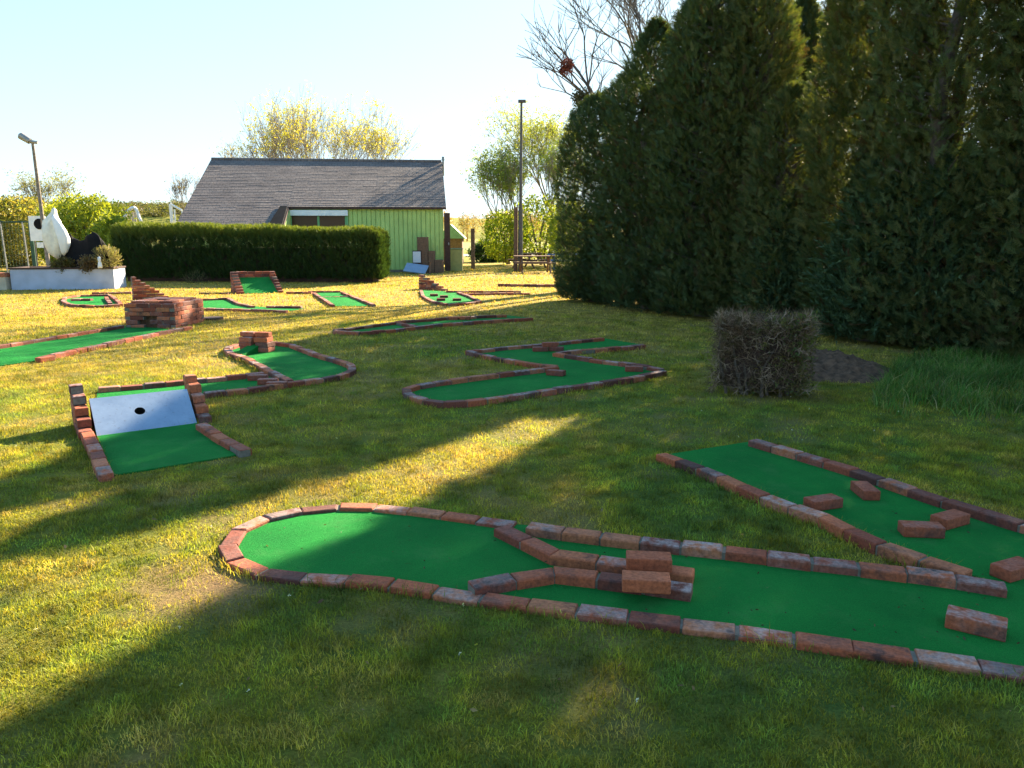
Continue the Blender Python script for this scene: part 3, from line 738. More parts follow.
# gables
for a in (0.1, HL-.1):
    vs = [H(a-.1, .2, EH-.1), H(a-.1, HD-.2, EH-.1), H(a-.1, HD/2, RH-.25), H(a+.1, .2, EH-.1), H(a+.1, HD-.2, EH-.1), H(a+.1, HD/2, RH-.25)]
    mb.add(vs, [(0, 1, 2), (5, 4, 3), (0, 2, 5, 3), (1, 4, 5, 2)])
# filler triangle of the wing side wall
vs = [H(WA-.1, -2.2, 1.75), H(WA-.1, 0, 1.75), H(WA-.1, 0, EH-.15), H(WA+.1, -2.2, 1.75), H(WA+.1, 0, 1.75), H(WA+.1, 0, EH-.15)]
mb.add(vs, [(0, 1, 2), (5, 4, 3), (0, 2, 5, 3)])
mb.build('wall', M['green_paint'], hs)
mb = MB(); x = .08; k = 0
wx0, wx1, wz0, wz1 = 4.32, 6.62, 1.05, 2.50
while x < WA-.1:
    if not (wx0-.08 < x < wx1+.08): hbox(mb, x-.08, x+.08, -.022, .018, .12, EH-.08)
    else:
        hbox(mb, x-.08, x+.08, -.022, .018, .12, wz0-.09)
        if EH-.08 > wz1+.32: hbox(mb, x-.08, x+.08, -.022, .018, wz1+.3, EH-.08)
    x += .2; k += 1
mb.build('cladding', M['green_paint'], hs)
wn = MB()
hbox(wn, wx0-.08, wx1+.08, -.05, .015, wz0-.08, wz0); hbox(wn, wx0-.08, wx1+.08, -.05, .015, wz1, wz1+.08)
for a in (wx0-.04, (wx0+wx1)/2, wx1+.04): hbox(wn, a-.045, a+.045, -.05, .015, wz0+.001, wz1-.001)
wf = wn.build('window_frame', M['green_trim'], hs)
mb = MB(); hbox(mb, wx0, (wx0+wx1)/2-.05, -.02, .0, wz0+.002, wz1-.002); hbox(mb, (wx0+wx1)/2+.05, wx1, -.02, .0, wz0+.002, wz1-.002); mb.build('window', M['glass'], hs)
mb = MB(); hbox(mb, wx0-.14, wx1+.14, -.16, -.053, wz1-.02, wz1+.22, bev=.012); mb.build('shutter_box', M['white_paint'], hs)
for a in (wx0-.1, wx1+.1):
    mb = MB(); hbox(mb, a-.03, a+.03, -.1, -.052, wz0-.1, wz1-.022); mb.build('shutter_rail', M['green_trim'], hs)
# roof: rows of overlapping tiles as thin courses
def roof_slope(m, a0, a1, d0, z0, d1, z1, step=.17):
    n = int(math.hypot(d1-d0, z1-z0)/step)
    sl = Vector((0, d1-d0, z1-z0)).normalized(); nr = Vector((0, -sl.z, sl.y))
    for k in range(n):
        t0, t1 = k/n, min(1, (k+1.12)/n)
        pa = (d0+(d1-d0)*t0, z0+(z1-z0)*t0); pb = (d0+(d1-d0)*t1, z0+(z1-z0)*t1)
        sgn = 1 if d1 > d0 else -1
        lift = .012
        def pt(a, p, l): return H(a, p[0]-sgn*l*abs(sl.z), p[1]+l*abs(sl.y))
        na = max(1, int((a1-a0)/.62)); jj = [random.uniform(-.003, .003) for _ in range(na+1)]
        for i in range(na):
            b0_, b1_ = a0+(a1-a0)*i/na, a0+(a1-a0)*(i+1)/na; jt = jj[i]
            vs = [pt(b0_, pa, lift+jt), pt(b1_, pa, lift+jt), pt(b1_, pb, .004), pt(b0_, pb, .004), pt(b0_, pa, 0), pt(b1_, pa, 0)]
            fs = [(0, 1, 2, 3), (0, 4, 5, 1)]
            if sgn > 0: fs = [tuple(reversed(f)) for f in fs]
            m.add(vs, fs)
mb = MB(); tn = (RH-EH)/(HD/2)
def zr(d): return EH+tn*d
roof_slope(mb, -.12, WA-.02, -.15, zr(-.15), HD/2, RH); roof_slope(mb, WA-.018, HL+.25, -2.5, zr(-2.5), HD/2, RH); roof_slope(mb, -.12, HL+.25, HD+.3, zr(-.3), HD/2, RH)
# underside
for a0, a1, d0 in ((-.12, WA-.02, -.15), (WA-.018, HL+.25, -2.5)):
    mb.add([H(a0, d0, zr(d0)-.03), H(a1, d0, zr(d0)-.03), H(a1, HD/2, RH-.03), H(a0, HD/2, RH-.03)], [(0, 1, 2, 3)])
mb.add([H(-.12, HD+.3, zr(-.3)-.03), H(HL+.25, HD+.3, zr(-.3)-.03), H(HL+.25, HD/2, RH-.032), H(-.12, HD/2, RH-.032)], [(3, 2, 1, 0)])
rf = mb.build('roof', M['roof'], hs)
mb = MB()
for a in np.arange(-.1, HL+.2, .42): mb.tube(H(a, HD/2, RH+.0), H(min(a+.44, HL+.24), HD/2, RH+.005), .095, .085, 10)
mb.build('ridge_tiles', M['roof'], rf)
mb = MB(); e0, e1 = -2.45, -.2
vs = [H(a, d, zr(d)+l) for l in (.034, .06) for a, d in ((WA+.0, e0), (WA+.62, e0), (WA+.3, e1), (WA+.0, e1))]
mb.add(vs, [(0, 1, 2, 3), (7, 6, 5, 4), (0, 4, 5, 1), (1, 5, 6, 2), (2, 6, 7, 3), (3, 7, 4, 0)]); mb.build('roof_flashing', M['sheet_black'], rf)
mb = MB(); hbox(mb, -.1, WA-.03, -.18, -.153, zr(-.15)-.09, zr(-.15)-.0); mb.build('fascia', M['brownwood'], hs)
for d0, d1, a in ((-.15, HD/2, -.12), (-2.5, -.16, WA-.05), (-2.5, HD/2, HL+.23)):
    mb = MB(); s0, s1 = H(a, d0, zr(d0)-.1), H(a, d1, zr(d1)-.1)
    o = hu*.02; mb.add([s0-o, s1-o, s1-o+Vector((0, 0, .1)), s0-o+Vector((0, 0, .1)), s0+o, s1+o, s1+o+Vector((0, 0, .1)), s0+o+Vector((0, 0, .1))], [(0, 1, 2, 3), (7, 6, 5, 4), (0, 4, 5, 1), (3, 2, 6, 7), (0, 3, 7, 4), (1, 5, 6, 2)]); mb.build('verge_board', M['brownwood'], hs)
mb = MB(); q = H(-.18, HD/2-.3, RH); mb.tube(H(-.18, HD/2-.3, RH-.7), q+Vector((0, 0, .05)), .05, n=8); mb.tube(q+Vector((0, 0, .05)), q+Vector((0, 0, .22)), .08, .06, n=10); mb.build('vent_pipe', M['metal'], hs)
mb = MB(); hbox(mb, -.30, -.035, -.1, -.04, .05, 2.62, bev=.01); hbox(mb, -.28, -.06, -.125, -.1, 1.2, 1.24); mb.build('door', M['brownwood'], hs)
mb = MB(); hbox(mb, -.25, -.21, -.16, -.126, 1.2, 1.32); mb.build('door_handle', M['metal'], hs)
mb = MB(); hbox(mb, -.02, WA-.11, -.02, .017, .0, .115); mb.build('plinth', M['mortar'], hs)
CLEAR.append([tuple(H(a, d, 0).xy) for a, d in ((-.3, 0), (HL, 0), (HL, HD), (-.3, HD))]); CLEAR.append([tuple(H(a, d, 0).xy) for a, d in ((WA, -2.2), (HL, -2.2), (HL, 0), (WA, 0))])
# things leaning by the wall
Yb = HC.y-1.0
sw = thing('stepped_box', 'tall brown stepped obstacle standing against the green house wall', 'obstacle', (P(430, 274, Yb).x, Yb, 0))
for (p0, p1, y0, d) in ((417, 428, 237, 0), (428.2, 434.5, 251, .0), (434.7, 443, 260, .0)):
    a, b_ = P(p0, y0, Yb), P(p1, 270, Yb); mb = MB(); mb.box(((a.x+b_.x)/2, Yb+.25, a.z/2), (b_.x-a.x, .5, a.z), bev=.01); mb.build('block', M['wood'], sw)
CLEAR.append([(P(412, 270, Yb).x, Yb-.3), (P(443, 270, Yb).x, Yb-.3), (P(443, 270, Yb).x, Yb+.6), (P(412, 270, Yb).x, Yb+.6)])
no = thing('notice_board', 'small white paper notice on a brown board beside the stepped brown obstacle', 'notice', (P(417, 274, Yb).x, Yb-.06, 0))
a, b_ = P(412.5, 250.5, Yb), P(422, 268, Yb); mb = MB(); mb.box(((a.x+b_.x)/2, Yb-.04, a.z/2), (b_.x-a.x, .03, a.z)); mb.build('board', M['brownwood'], no)
a, b_ = P(413, 251.5, Yb), P(421, 262.5, Yb); mb = MB(); mb.box(((a.x+b_.x)/2, Yb-.0605, (a.z+b_.z)/2), (b_.x-a.x, .008, a.z-b_.z)); mb.build('paper', M['paper'], no)
q = P(416, 270, Yb-.5); mb = MB(); mb.box((q.x, Yb-.5, .22), (.98, .62, .05), R(-8), bev=.006, rx=R(32), ry=R(7)); o = mb.build('ramp_panel', M['board']); tag(o, 'pale tilted panel lying low in front of the notice', 'panel')
q = P(430, 278, Yb-.9); mb = MB(); mb.tube((q.x, q.y, 0), (q.x, q.y, .5), .05, .045, 8); mb.box((q.x, q.y, .52), (.13, .13, .04), bev=.006); o = mb.build('short_post', M['wood']); tag(o, 'short reddish post beside the pale tilted panel', 'post')

# ------------------------------------------------------------------ foliage things
def box_hedge_points(n, c, half, ang, rnd=.35):
    """points in the outer layer of a rounded box, with outward directions"""
    p = rng.uniform(-1, 1, (n, 3)); ax = rng.choice(3, n, p=[.12, .5, .38]); sgn = rng.choice([-1, 1], n)
    sgn[ax == 2] = 1; p[np.arange(n), ax] = sgn
    d = np.zeros((n, 3)); d[np.arange(n), ax] = sgn
    q = p*np.array(half); e = np.array(half)-rnd; inner = np.clip(q, -e, e); dd = q-inner
    l = np.linalg.norm(dd, axis=1, keepdims=True); dir_ = np.where(l > 1e-6, dd/np.maximum(l, 1e-6), d)
    q = inner+dir_*np.minimum(l, rnd)
    wob = (fbm(q[:, 0]*1.0, q[:, 2]*1.0+q[:, 1], 1.3, 4)-.5)*.22
    q = q+dir_*(wob[:, None]-.12*rng.random((n, 1))**2*2)
    ca, sa = math.cos(ang), math.sin(ang); Rm = np.array([[ca, -sa, 0], [sa, ca, 0], [0, 0, 1]])
    return q@Rm.T+np.array(c), dir_@Rm.T, q
hx0, hx1 = G(117, 281.5), G(381, 283)
hc = (hx0+hx1)/2+Vector((0, .75, 0)); hl = (hx1-hx0).length; hang = math.atan2(hx1.y-hx0.y, hx1.x-hx0.x)
hg = thing('clipped_hedge', 'long clipped evergreen hedge in front of the green house', 'hedge', (hc.x, hc.y, 0))
n = 36000; p, d, ql = box_hedge_points(n, (hc.x, hc.y, .88), (hl/2, .75, .88), hang, .32)
p[:, 2] *= 1.03-.07*np.clip((p[:, 0]-hc.x)/hl*2, -1, 1)
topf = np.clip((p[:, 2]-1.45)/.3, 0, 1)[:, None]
col = palette(n, [(.03, .062, .018), (.05, .085, .022), (.036, .066, .026)])*(1-topf)+palette(n, [(.18, .20, .035), (.12, .16, .028)])*topf  # yellower top: fresh growth, plus backlight painted into the spray colour
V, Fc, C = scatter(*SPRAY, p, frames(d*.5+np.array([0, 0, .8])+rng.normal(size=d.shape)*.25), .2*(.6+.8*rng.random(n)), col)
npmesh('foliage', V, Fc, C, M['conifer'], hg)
mb = MB(); mb.box((hc.x, hc.y, .6), (hl-.6, .9, 1.19), hang); mb.build('light_block', M['brownwood'], hg)  # solid dark box added inside the hedge to stop light
CLEAR.append([(hc.x-hl/2+.2, hc.y-.65), (hc.x+hl/2-.2, hc.y-.65), (hc.x+hl/2-.2, hc.y+.7), (hc.x-hl/2+.2, hc.y+.7)])
q = G(196, 283); bush('weed_tuft', 'pale dry weed at the foot of the clipped hedge', 'weed', (q.x, q.y-.1, .18), (.4, .2, .2), 140, [(.16, .15, .09), (.1, .1, .05)], .12, PLUME, 'leaf', upbias=1)

# dead clipped bush
dk = [G(716, 378), G(789, 400), G(815, 380)]
bc = G(759, 392); db_ang = -R(22)
db = thing('dead_bush', 'square clipped bush of bare purplish twigs on the shaded lawn', 'bush', (bc.x, bc.y, 0))
hw, hd, hh = .52, .38, .41
n = 8000; p, d, ql = box_hedge_points(n, (bc.x, bc.y, hh), (hw, hd, hh), db_ang, .12)
p = p-d*.12*rng.random((n, 1)); p[:, 2] = np.maximum(p[:, 2]-.0, .03)
tw = MB()
TW = (np.array([(-.022, 0, 0), (.022, 0, 0), (0, 1, 0), (0, .42, -.018), (.022, .5, .0), (.35, .85, .1), (-.022, .28, 0), (-.014, .37, 0), (-.3, .7, -.1)], float), np.array([(0, 1, 2), (3, 4, 5), (6, 7, 8)]))
V, Fc, C = scatter(*TW, p, frames(d*.12+np.array([0, 0, .3])+rng.normal(size=d.shape)*.75), .13*(.4+1.1*rng.random(n)), palette(n, [(.16, .095, .06), (.05, .032, .022), (.34, .23, .16), (.10, .08, .03)]))
npmesh('twigs', V, Fc, C, M['twig'], db)
m2 = 2600; sel = rng.choice(n, m2); pr = p[sel]; keep = (pr[:, 0]-bc.x) > -.25+.6*rng.random(m2); pr = pr[keep]; dr = d[sel][keep]
V, Fc, C = scatter(*LEAF, pr+dr*.02, frames(dr+rng.normal(size=dr.shape)*.6), .045*(.6+.8*rng.random(len(pr))), palette(len(pr), [(.14, .16, .05), (.09, .13, .04), (.2, .15, .06)]))
npmesh('leaves', V, Fc, C, M['leaf'], db)
mb = MB()
for k in range(26):
    a = random.random()*6.28; r0 = random.random(); x, y = bc.x+.4*r0*math.cos(a), bc.y+.3*r0*math.sin(a)
    mid_ = Vector((x+random.uniform(-.1, .1), y+random.uniform(-.1, .1), random.uniform(.25, .5))); mb.tube((x, y, 0), mid_, .018, .012, 6); mb.tube(mid_, mid_+Vector((random.uniform(-.2, .2), random.uniform(-.15, .15), random.uniform(.15, .3))), .012, .005, 6)
mb.build('stems', M['bark'], db)
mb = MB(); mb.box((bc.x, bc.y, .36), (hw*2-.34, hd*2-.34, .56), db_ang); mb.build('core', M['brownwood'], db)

# ------------------------------------------------------------------ conifers
P0, P1 = np.array((2.05, 19.9)), np.array((7.4, 9.9))
ROWD = (P1-P0)/np.linalg.norm(P1-P0)
def conifer(label, xy, H_, rad, n, cols, seed, tmpl=SPRAY, sc=.27, top=2.4, lean=0, group='row of tall conifers on the right', name='conifer_tree', w=None):
    global rng
    rng = np.random.default_rng(seed)
    t = thing(name, label, 'conifer', (xy[0], xy[1], 0), group)
    mb = MB(); z = 0; pts = [Vector((xy[0]+random.uniform(-.06, .06)*k, xy[1]+random.uniform(-.06, .06)*k, H_*.93*k/6)) for k in range(7)]
    for k in range(6): mb.tube(pts[k], pts[k+1], .17*(1-k/6.5)+.02, .17*(1-(k+1)/6.5)+.02, 9)
    # limbs carrying the foliage
    nl = 70; ang = rng.random(nl)*6.28; zz = H_*(.04+.86*rng.random(nl))
    for a, z in zip(ang, zz):
        L = rad*(1-(z/H_)**top)*.75
        mb.tube((xy[0], xy[1], z), (xy[0]+L*math.cos(a), xy[1]+L*math.sin(a), z+.25*L+.1), .028, .008, 5, caps=False)
    mb.build('trunk', M['bark'], t)
    z = rng.random(n)**1.0*H_; z[:n//9] = rng.random(n//9)*.8; a = rng.random(n)*2*np.pi
    prof = np.clip(1-(z/H_)**top, 0, 1)**.8*(.82+.18*np.clip(z/.7, 0, 1))
    lob = 1+.30*(fbm(a/6.283*9, z, .9, seed)-.5)*2
    rr = rad*prof*lob*(.25+.75*rng.random(n)**.5)
    p = np.stack([xy[0]+rr*np.cos(a), xy[1]+rr*np.sin(a), z+.05], -1)
    d = np.stack([np.cos(a)*.75, np.sin(a)*.75, .55+.5*rng.random(n)], -1)+rng.normal(size=(n, 3))*.5
    patch = fbm(a/6.283*7, z, 1.1, seed+3)[:, None]
    col = palette(n, cols, w)*(.95+1.05*patch)
    dead = (rng.random(n) < .06); col[dead] = np.array((.085, .055, .025))
    V, Fc, C = scatter(*tmpl, p, frames(d), sc*(.55+.8*rng.random(n)), col)
    npmesh('crown', V, Fc, C, M['conifer'], t)
    CLEAR.append([(xy[0]+rad*.7*math.cos(k), xy[1]+rad*.7*math.sin(k)) for k in np.arange(0, 6.2, .8)])
    return t
DARK = [(.034, .052, .022), (.048, .066, .024), (.034, .056, .028)]
OLIVE = [(.05, .068, .024), (.072, .08, .027), (.04, .06, .024), (.095, .09, .033)]
MID = [(.04, .06, .022), (.065, .072, .024), (.032, .052, .026)]
# (distance along the row, height, radius, palette, label)
ROW = [(0.3, 4.85, 1.0, DARK, 'lowest dark conifer at the far left end of the tall row'),
       (1.3, 5.2, 1.1, DARK, 'dark conifer second from the far end of the row, stepping up from the lowest'),
       (2.45, 6.05, 1.1, DARK, 'dark pointed conifer third from the far end, below the bare branches'),
       (3.55, 6.4, 1.15, MID, 'green conifer fourth from the far end, beside a small notch of sky'),
       (4.3, 6.7, 1.1, MID, 'tall conifer with see-through gaps near the middle of the row'),
       (5.22, 6.6, .88, OLIVE, 'olive conifer on the left of the gap that lets the sun through'),
       (6.35, 4.1, .8, OLIVE, 'shortest olive conifer filling the gap behind the square dead bush'),
       (7.75, 7.2, .95, OLIVE, 'tall olive brown conifer right of the square dead bush'),
       (9.2, 7.6, 1.15, OLIVE, 'tall olive conifer with thick dark trunk near the right edge'),
       (10.8, 7.8, 1.2, OLIVE, 'tall olive conifer cut by the right edge of the picture'),
       (12.2, 7.8, 1.2, MID, 'conifer just outside the right edge of the picture'),
       (13.7, 7.8, 1.2, MID, 'next conifer outside the right edge, nearer the camera')]
conifer('olive conifer standing behind the tall row, left one of two seen through its gap', (6.5, 18.5), 6.7, 1.1, 12000, MID, 140, top=3.2, sc=.22, group='tall conifers behind the row')
conifer('olive conifer farthest behind the tall row, right one of two seen through its gap', (9.9, 24.5), 8.7, 1.4, 13000, MID, 141, top=4.5, sc=.26, group='tall conifers behind the row')
for s_, h_, c_, lab in ((1.9, 5.3, DARK, 'dark conifer set back between the second and third from the far end'), (3.05, 6.2, DARK, 'dark conifer set back just left of the small sky notch'), (4.15, 6.7, MID, 'green conifer set back right of the small sky notch'),
                        (8.75, 7.6, OLIVE, 'olive conifer set back right of the gap in the row'), (10.1, 7.8, MID, 'green conifer set back near the right edge'), (11.5, 7.8, MID, 'green conifer set back outside the right edge')):
    xy = P0+ROWD*s_+np.array((-ROWD[1], ROWD[0]))*1.0
    conifer(lab, xy, h_, 1.0, int(6500*h_/7), c_, 160+int(s_*10), top=5, sc=.2, group='conifers set back in the row')
for i, (s_, h_, r_, c_, lab) in enumerate(ROW):
    xy = P0+ROWD*s_+np.array((ROWD[1], -ROWD[0]))*(-.12 if i % 2 else .12)
    conifer(lab, xy, h_, r_*1.02, int((17000 if i == 0 else 23000 if i == 7 else 15000 if i == 5 else 12500 if i < 10 else 5500)*h_/7), c_, 100+i, top=(8, 8, 4, 4.5)[i] if i < 4 else 5.5, sc=.17 if i < 10 else .24)
# plumed lower conifers in front at the right
PL = [(.04, .068, .034), (.058, .085, .038), (.03, .054, .026)]
for i, (px, py, h_, r_, lab) in enumerate(((800, 330, 2.1, .75, 'low plumed conifer directly behind the dead bush'), (885, 345, 2.5, .8, 'low plumed conifer above the tall grass'), (965, 352, 2.6, .85, 'plumed conifer left of the one at the right edge'), (1045, 360, 2.7, .9, 'plumed conifer cut by the right edge of the picture'), (600, 303, 1.5, .65, 'small bushy conifer low at the far end of the tall row'))):
    q = G(px, py); conifer(lab, (q.x, q.y+.55), h_, r_, 3600, PL if i < 4 else DARK, 300+i, PLUME if i < 4 else SPRAY, .34 if i < 4 else .2, 2.0, group='low conifers in front of the tall row', name='low_conifer')

# ------------------------------------------------------------------ leafless and leafy trees
def skeleton(base, h, spread, seed, levels=4, up=.55, r0=.2, nch=(3, 5), trunk=.3, stems=1, tilt=.5):
    r = random.Random(seed); seg = []; tips = []
    def grow(p, d, L, rad, lv):
        n = 4 if lv < 2 else 3
        for k in range(n):
            d2 = (d+Vector((r.gauss(0, .13), r.gauss(0, .13), r.gauss(0, .08)+.04*up))).normalized(); q = p+d2*L/n
            r1 = rad*(1-.13*1.4/ n*2); seg.append((p, q, rad, r1)); p, d, rad = q, d2, r1
            if lv > 0 and lv < levels and k >= 1 and r.random() < .8: child(p, d, L, rad, lv)
        if lv < levels:
            for _ in range(r.randint(*nch) if lv == 0 else r.randint(2, 3)): child(p, d, L, rad, lv)
        else: tips.append((p, d))
        if lv >= levels-1: tips.append((p, d))
    def child(p, d, L, rad, lv):
        a = r.random()*6.28; o = Vector((math.cos(a), math.sin(a), 0)); d2 = (d*(.75+up*.3)+o*spread*r.uniform(.6, 1.2)+Vector((0, 0, up*.35))).normalized()
        grow(p, d2, L*r.uniform(.55, .78), max(.008, rad*r.uniform(.5, .68)), lv+1)
    for k in range(stems):
        a = 6.283*k/stems+r.random(); tl_ = tilt*r.uniform(.35, 1) if stems > 1 else 0
        grow(Vector(base), Vector((math.cos(a)*tl_, math.sin(a)*tl_, 1)).normalized(), h*trunk, r0, 0)
    return seg, tips
def tree(name, label, base, h, spread, seed, levels, cols=None, nleaf=0, leaf=.12, up=.55, r0=.2, bark='bark', trunk=.3, group=None, mist=(), clus=.35, w=None, stems=1, tilt=.5):
    global rng
    rng = np.random.default_rng(seed)
    t = thing(name, label, 'tree', base, group); seg, tips = skeleton(base, h, spread, seed, levels, up, r0, trunk=trunk, stems=stems, tilt=tilt)
    zmax = max(s[1].z for s in seg)-base[2]; k = h/zmax; b = Vector(base)
    S = lambda p: b+(p-b)*k
    mb = MB()
    for p, q, ra, rb in seg: mb.tube(S(p), S(q), ra*k, rb*k, 7 if ra > .05 else 4, caps=False)
    mb.build('trunk', M[bark], t)
    if nleaf:
        T = np.array([S(p) for p, _ in tips]); i = rng.choice(len(T), nleaf); p = T[i]+rng.normal(size=(nleaf, 3))*clus
        V, Fc, C = scatter(*LEAF, p, frames(rng.normal(size=(nleaf, 3))), leaf*(.6+.8*rng.random(nleaf)), palette(nleaf, cols, w)); npmesh('crown', V, Fc, C, M['leaf'], t)
    for c, rad, cc in mist:
        n = 150; p, d = blob_points(n, c, (rad*.8,)*3, .0)
        V, Fc, C = scatter(*LEAF, p, frames(d+rng.normal(size=d.shape)*.4), rad*.3*(.5+rng.random(n)), palette(n, cc)); npmesh('mistletoe', V, Fc, C, M['twig'], t)
    return t
MIST = [(.07, .075, .03), (.11, .10, .05), (.06, .05, .03)]
tree('bare_tree', 'large leafless tree reaching out behind the left conifers', (4.6, 27.0, 0), 10.6, .8, 44, 4, r0=.2, up=.5, mist=[(P(567, 67, 26.5), .32, [(.2, .05, .04), (.14, .05, .04)]), (P(581, 98, 26.5), .36, MIST)], bark='bark')
tree('bare_tree', 'second leafless tree, its crown fanning out above the conifers', (7.2, 31, 0), 12.6, .6, 57, 4, r0=.18, up=.6, bark='pale_bark')
tree('loose_tree', 'pale leafy tree left of the tall lamp pole', (P(508, 265, 45).x, 45, 0), 6.5, .45, 71, 4, [(.2, .28, .06), (.15, .23, .05), (.26, .3, .07)], 2300, .13, r0=.1, up=.9, bark='pale_bark', clus=.3, stems=3, tilt=.3)
tree('loose_tree', 'thin half-bare tree with mistletoe right of the lamp pole', (P(553, 262, 47).x, 47, 0), 8.6, .5, 12, 4, [(.24, .3, .06), (.28, .3, .07)], 2200, .12, r0=.13, up=.75, bark='pale_bark', clus=.4, mist=[(P(551, 132, 47), .5, MIST), (P(571, 137, 47), .55, MIST), (P(553, 172, 47), .4, MIST)])
YG = [(.32, .36, .04), (.22, .31, .04), (.26, .3, .05), (.12, .2, .03)]
for i, (px, top, Y, rx, lab) in enumerate(((506, 212, 44, 1.3, 'yellow-green bush left of the lamp pole'), (543, 197, 43, 1.8, 'tall yellow-green bush right of the lamp pole, leftmost of two'), (572, 205, 41, 1.3, 'yellow-green bush half hidden by the end of the conifers'))):
    zt = P(px, top, Y).z; bush('leafy_bush', lab, 'bush', (P(px, 230, Y).x, Y, zt*.55), (rx, rx, zt*.5), 900, YG, .2, LEAF, 'leaf', 'bright bushes at the end of the lawn', stems=9)
tree('loose_tree', 'upright pale green tree just right of the lamp pole', (P(541, 262, 44).x, 44, 0), 7.2, .45, 61, 4, [(.22, .31, .06), (.18, .27, .05), (.28, .32, .07)], 1000, .12, r0=.08, up=1.0, bark='pale_bark', clus=.25, stems=2, tilt=.15)
tree('young_tree', 'sparse yellow-leaved tree rising behind the roof of the green house', (P(333, 235, 49).x, 49, 0), 10.4, .62, 5, 4, [(.44, .44, .05), (.36, .38, .05), (.5, .42, .07)], 2700, .13, r0=.11, up=1.0, trunk=.42, clus=.2, stems=11, tilt=.85, bark='pale_bark')
tree('young_tree', 'small twiggy tree tip above the left end of the roof ridge', (P(247, 235, 50).x, 50, 0), 7.4, .45, 8, 4, [(.2, .2, .06), (.26, .22, .07)], 500, .10, r0=.1, up=.9, clus=.25)
tree('young_tree', 'leafless twigs showing left of the tiled roof', (P(192, 235, 52).x, 52, 0), 5.6, .5, 9, 4, [(.16, .14, .06)], 200, .09, r0=.09, up=.8, clus=.25)
FO = [(.34, .36, .04), (.26, .31, .04), (.19, .25, .04)]
OC = [(.28, .26, .07), (.22, .24, .06), (.32, .26, .08), (.18, .22, .06)]
for i, (px, top, Y, rx, cols, lab) in enumerate(((90, 195, 37, 1.9, FO, 'bright yellow-green bush behind the black sheeting'), (62, 205, 38, 1.3, FO, 'yellow-green bush behind the cloth bundle'), (20, 197, 42, 2.2, OC, 'ochre bush behind the mesh fence at the left'), (-20, 194, 41, 2.0, OC, 'ochre bush at the left edge behind the fence'), (112, 215, 34, .8, FO, 'small bright bush at the left end of the hedge'))):
    zt = P(px, top, Y).z; bush('leafy_bush', lab, 'bush', (P(px, 230, Y).x, Y, zt*.5), (rx, rx, zt*.52), int(1150*rx), cols, .19, LEAF, 'leaf', 'bushes behind the white planter', stems=9)
tree('young_tree', 'thin twiggy tree above the bushes left of the hedge', (P(60, 235, 45).x, 45, 0), 5.2, .5, 14, 4, [(.2, .21, .08)], 900, .1, r0=.08, up=.8, clus=.3, bark='pale_bark')

# ------------------------------------------------------------------ pole, tables, posts, cabinets by the far edge
Yp = 36.0; xp = P(520.5, 260, Yp).x
lp = thing('lamp_pole', 'very tall thin grey lamp pole at the far end of the lawn', 'lamp pole', (xp, Yp, 0))
zt = P(521, 102, Yp).z; mb = MB(); mb.tube((xp, Yp, 0), (xp, Yp, 2.9), .11, .1, 12); mb.tube((xp, Yp, 2.9), (xp+.03, Yp, zt), .075, .05, 10); mb.build('pole', M['dkmetal'], lp)
mb = MB(); mb.box((xp+.05, Yp, zt+.03), (.34, .2, .12), bev=.02); mb.build('lamp_head', M['dkmetal'], lp)
mb = MB(); x = P(515.5, 260, Yp).x; mb.tube((x, Yp+.1, 0), (x+.02, Yp+.1, P(515, 207, Yp).z), .1, .09, 10); o = mb.build('wooden_post', M['wood']); tag(o, 'brown wooden post just left of the tall lamp pole', 'post')
Yq = 38.5; mb = MB(); x = P(473, 260, Yq).x; mb.box((x, Yq, .98), (.19, .19, 1.96), bev=.015); o = mb.build('wooden_post', M['wood']); tag(o, 'square brown post standing alone between house and lamp pole', 'post')
Yc = 36.5; cb = thing('utility_cabinet', 'ochre cabinet beside the right corner of the green house', 'cabinet', (P(456, 270, Yc).x, Yc, 0))
mb = MB(); mb.box((cb.location.x, Yc, .5), (.62, .4, 1.0), bev=.015); mb.build('body', M['yellowbox'], cb)
mb = MB(); mb.box((cb.location.x, Yc, 1.022), (.68, .46, .04), bev=.008); mb.build('lid', M['greenroof'], cb)
Yh = 46; ph = thing('playhouse', 'small hut with pale green roof half hidden behind the house corner', 'hut', (P(452, 262, Yh).x, Yh, 0))
x = ph.location.x; za, zb = P(450, 247, Yh).z, P(450, 228, Yh).z
mb = MB(); mb.box((x, Yh, .8), (1.3, 1.2, 1.6)); mb.build('wall', M['wood'], ph)
mb = MB(); mb.add([(x-.85, Yh-.75, 1.45), (x-.85, Yh+.75, 1.45), (x, Yh-.75, 2.25), (x, Yh+.75, 2.25), (x+.85, Yh-.75, 1.45), (x+.85, Yh+.75, 1.45)], [(0, 2, 3, 1), (2, 4, 5, 3), (0, 4, 2), (1, 3, 5), (0, 1, 5, 4)]); mb.build('roof', M['greenroof'], ph)
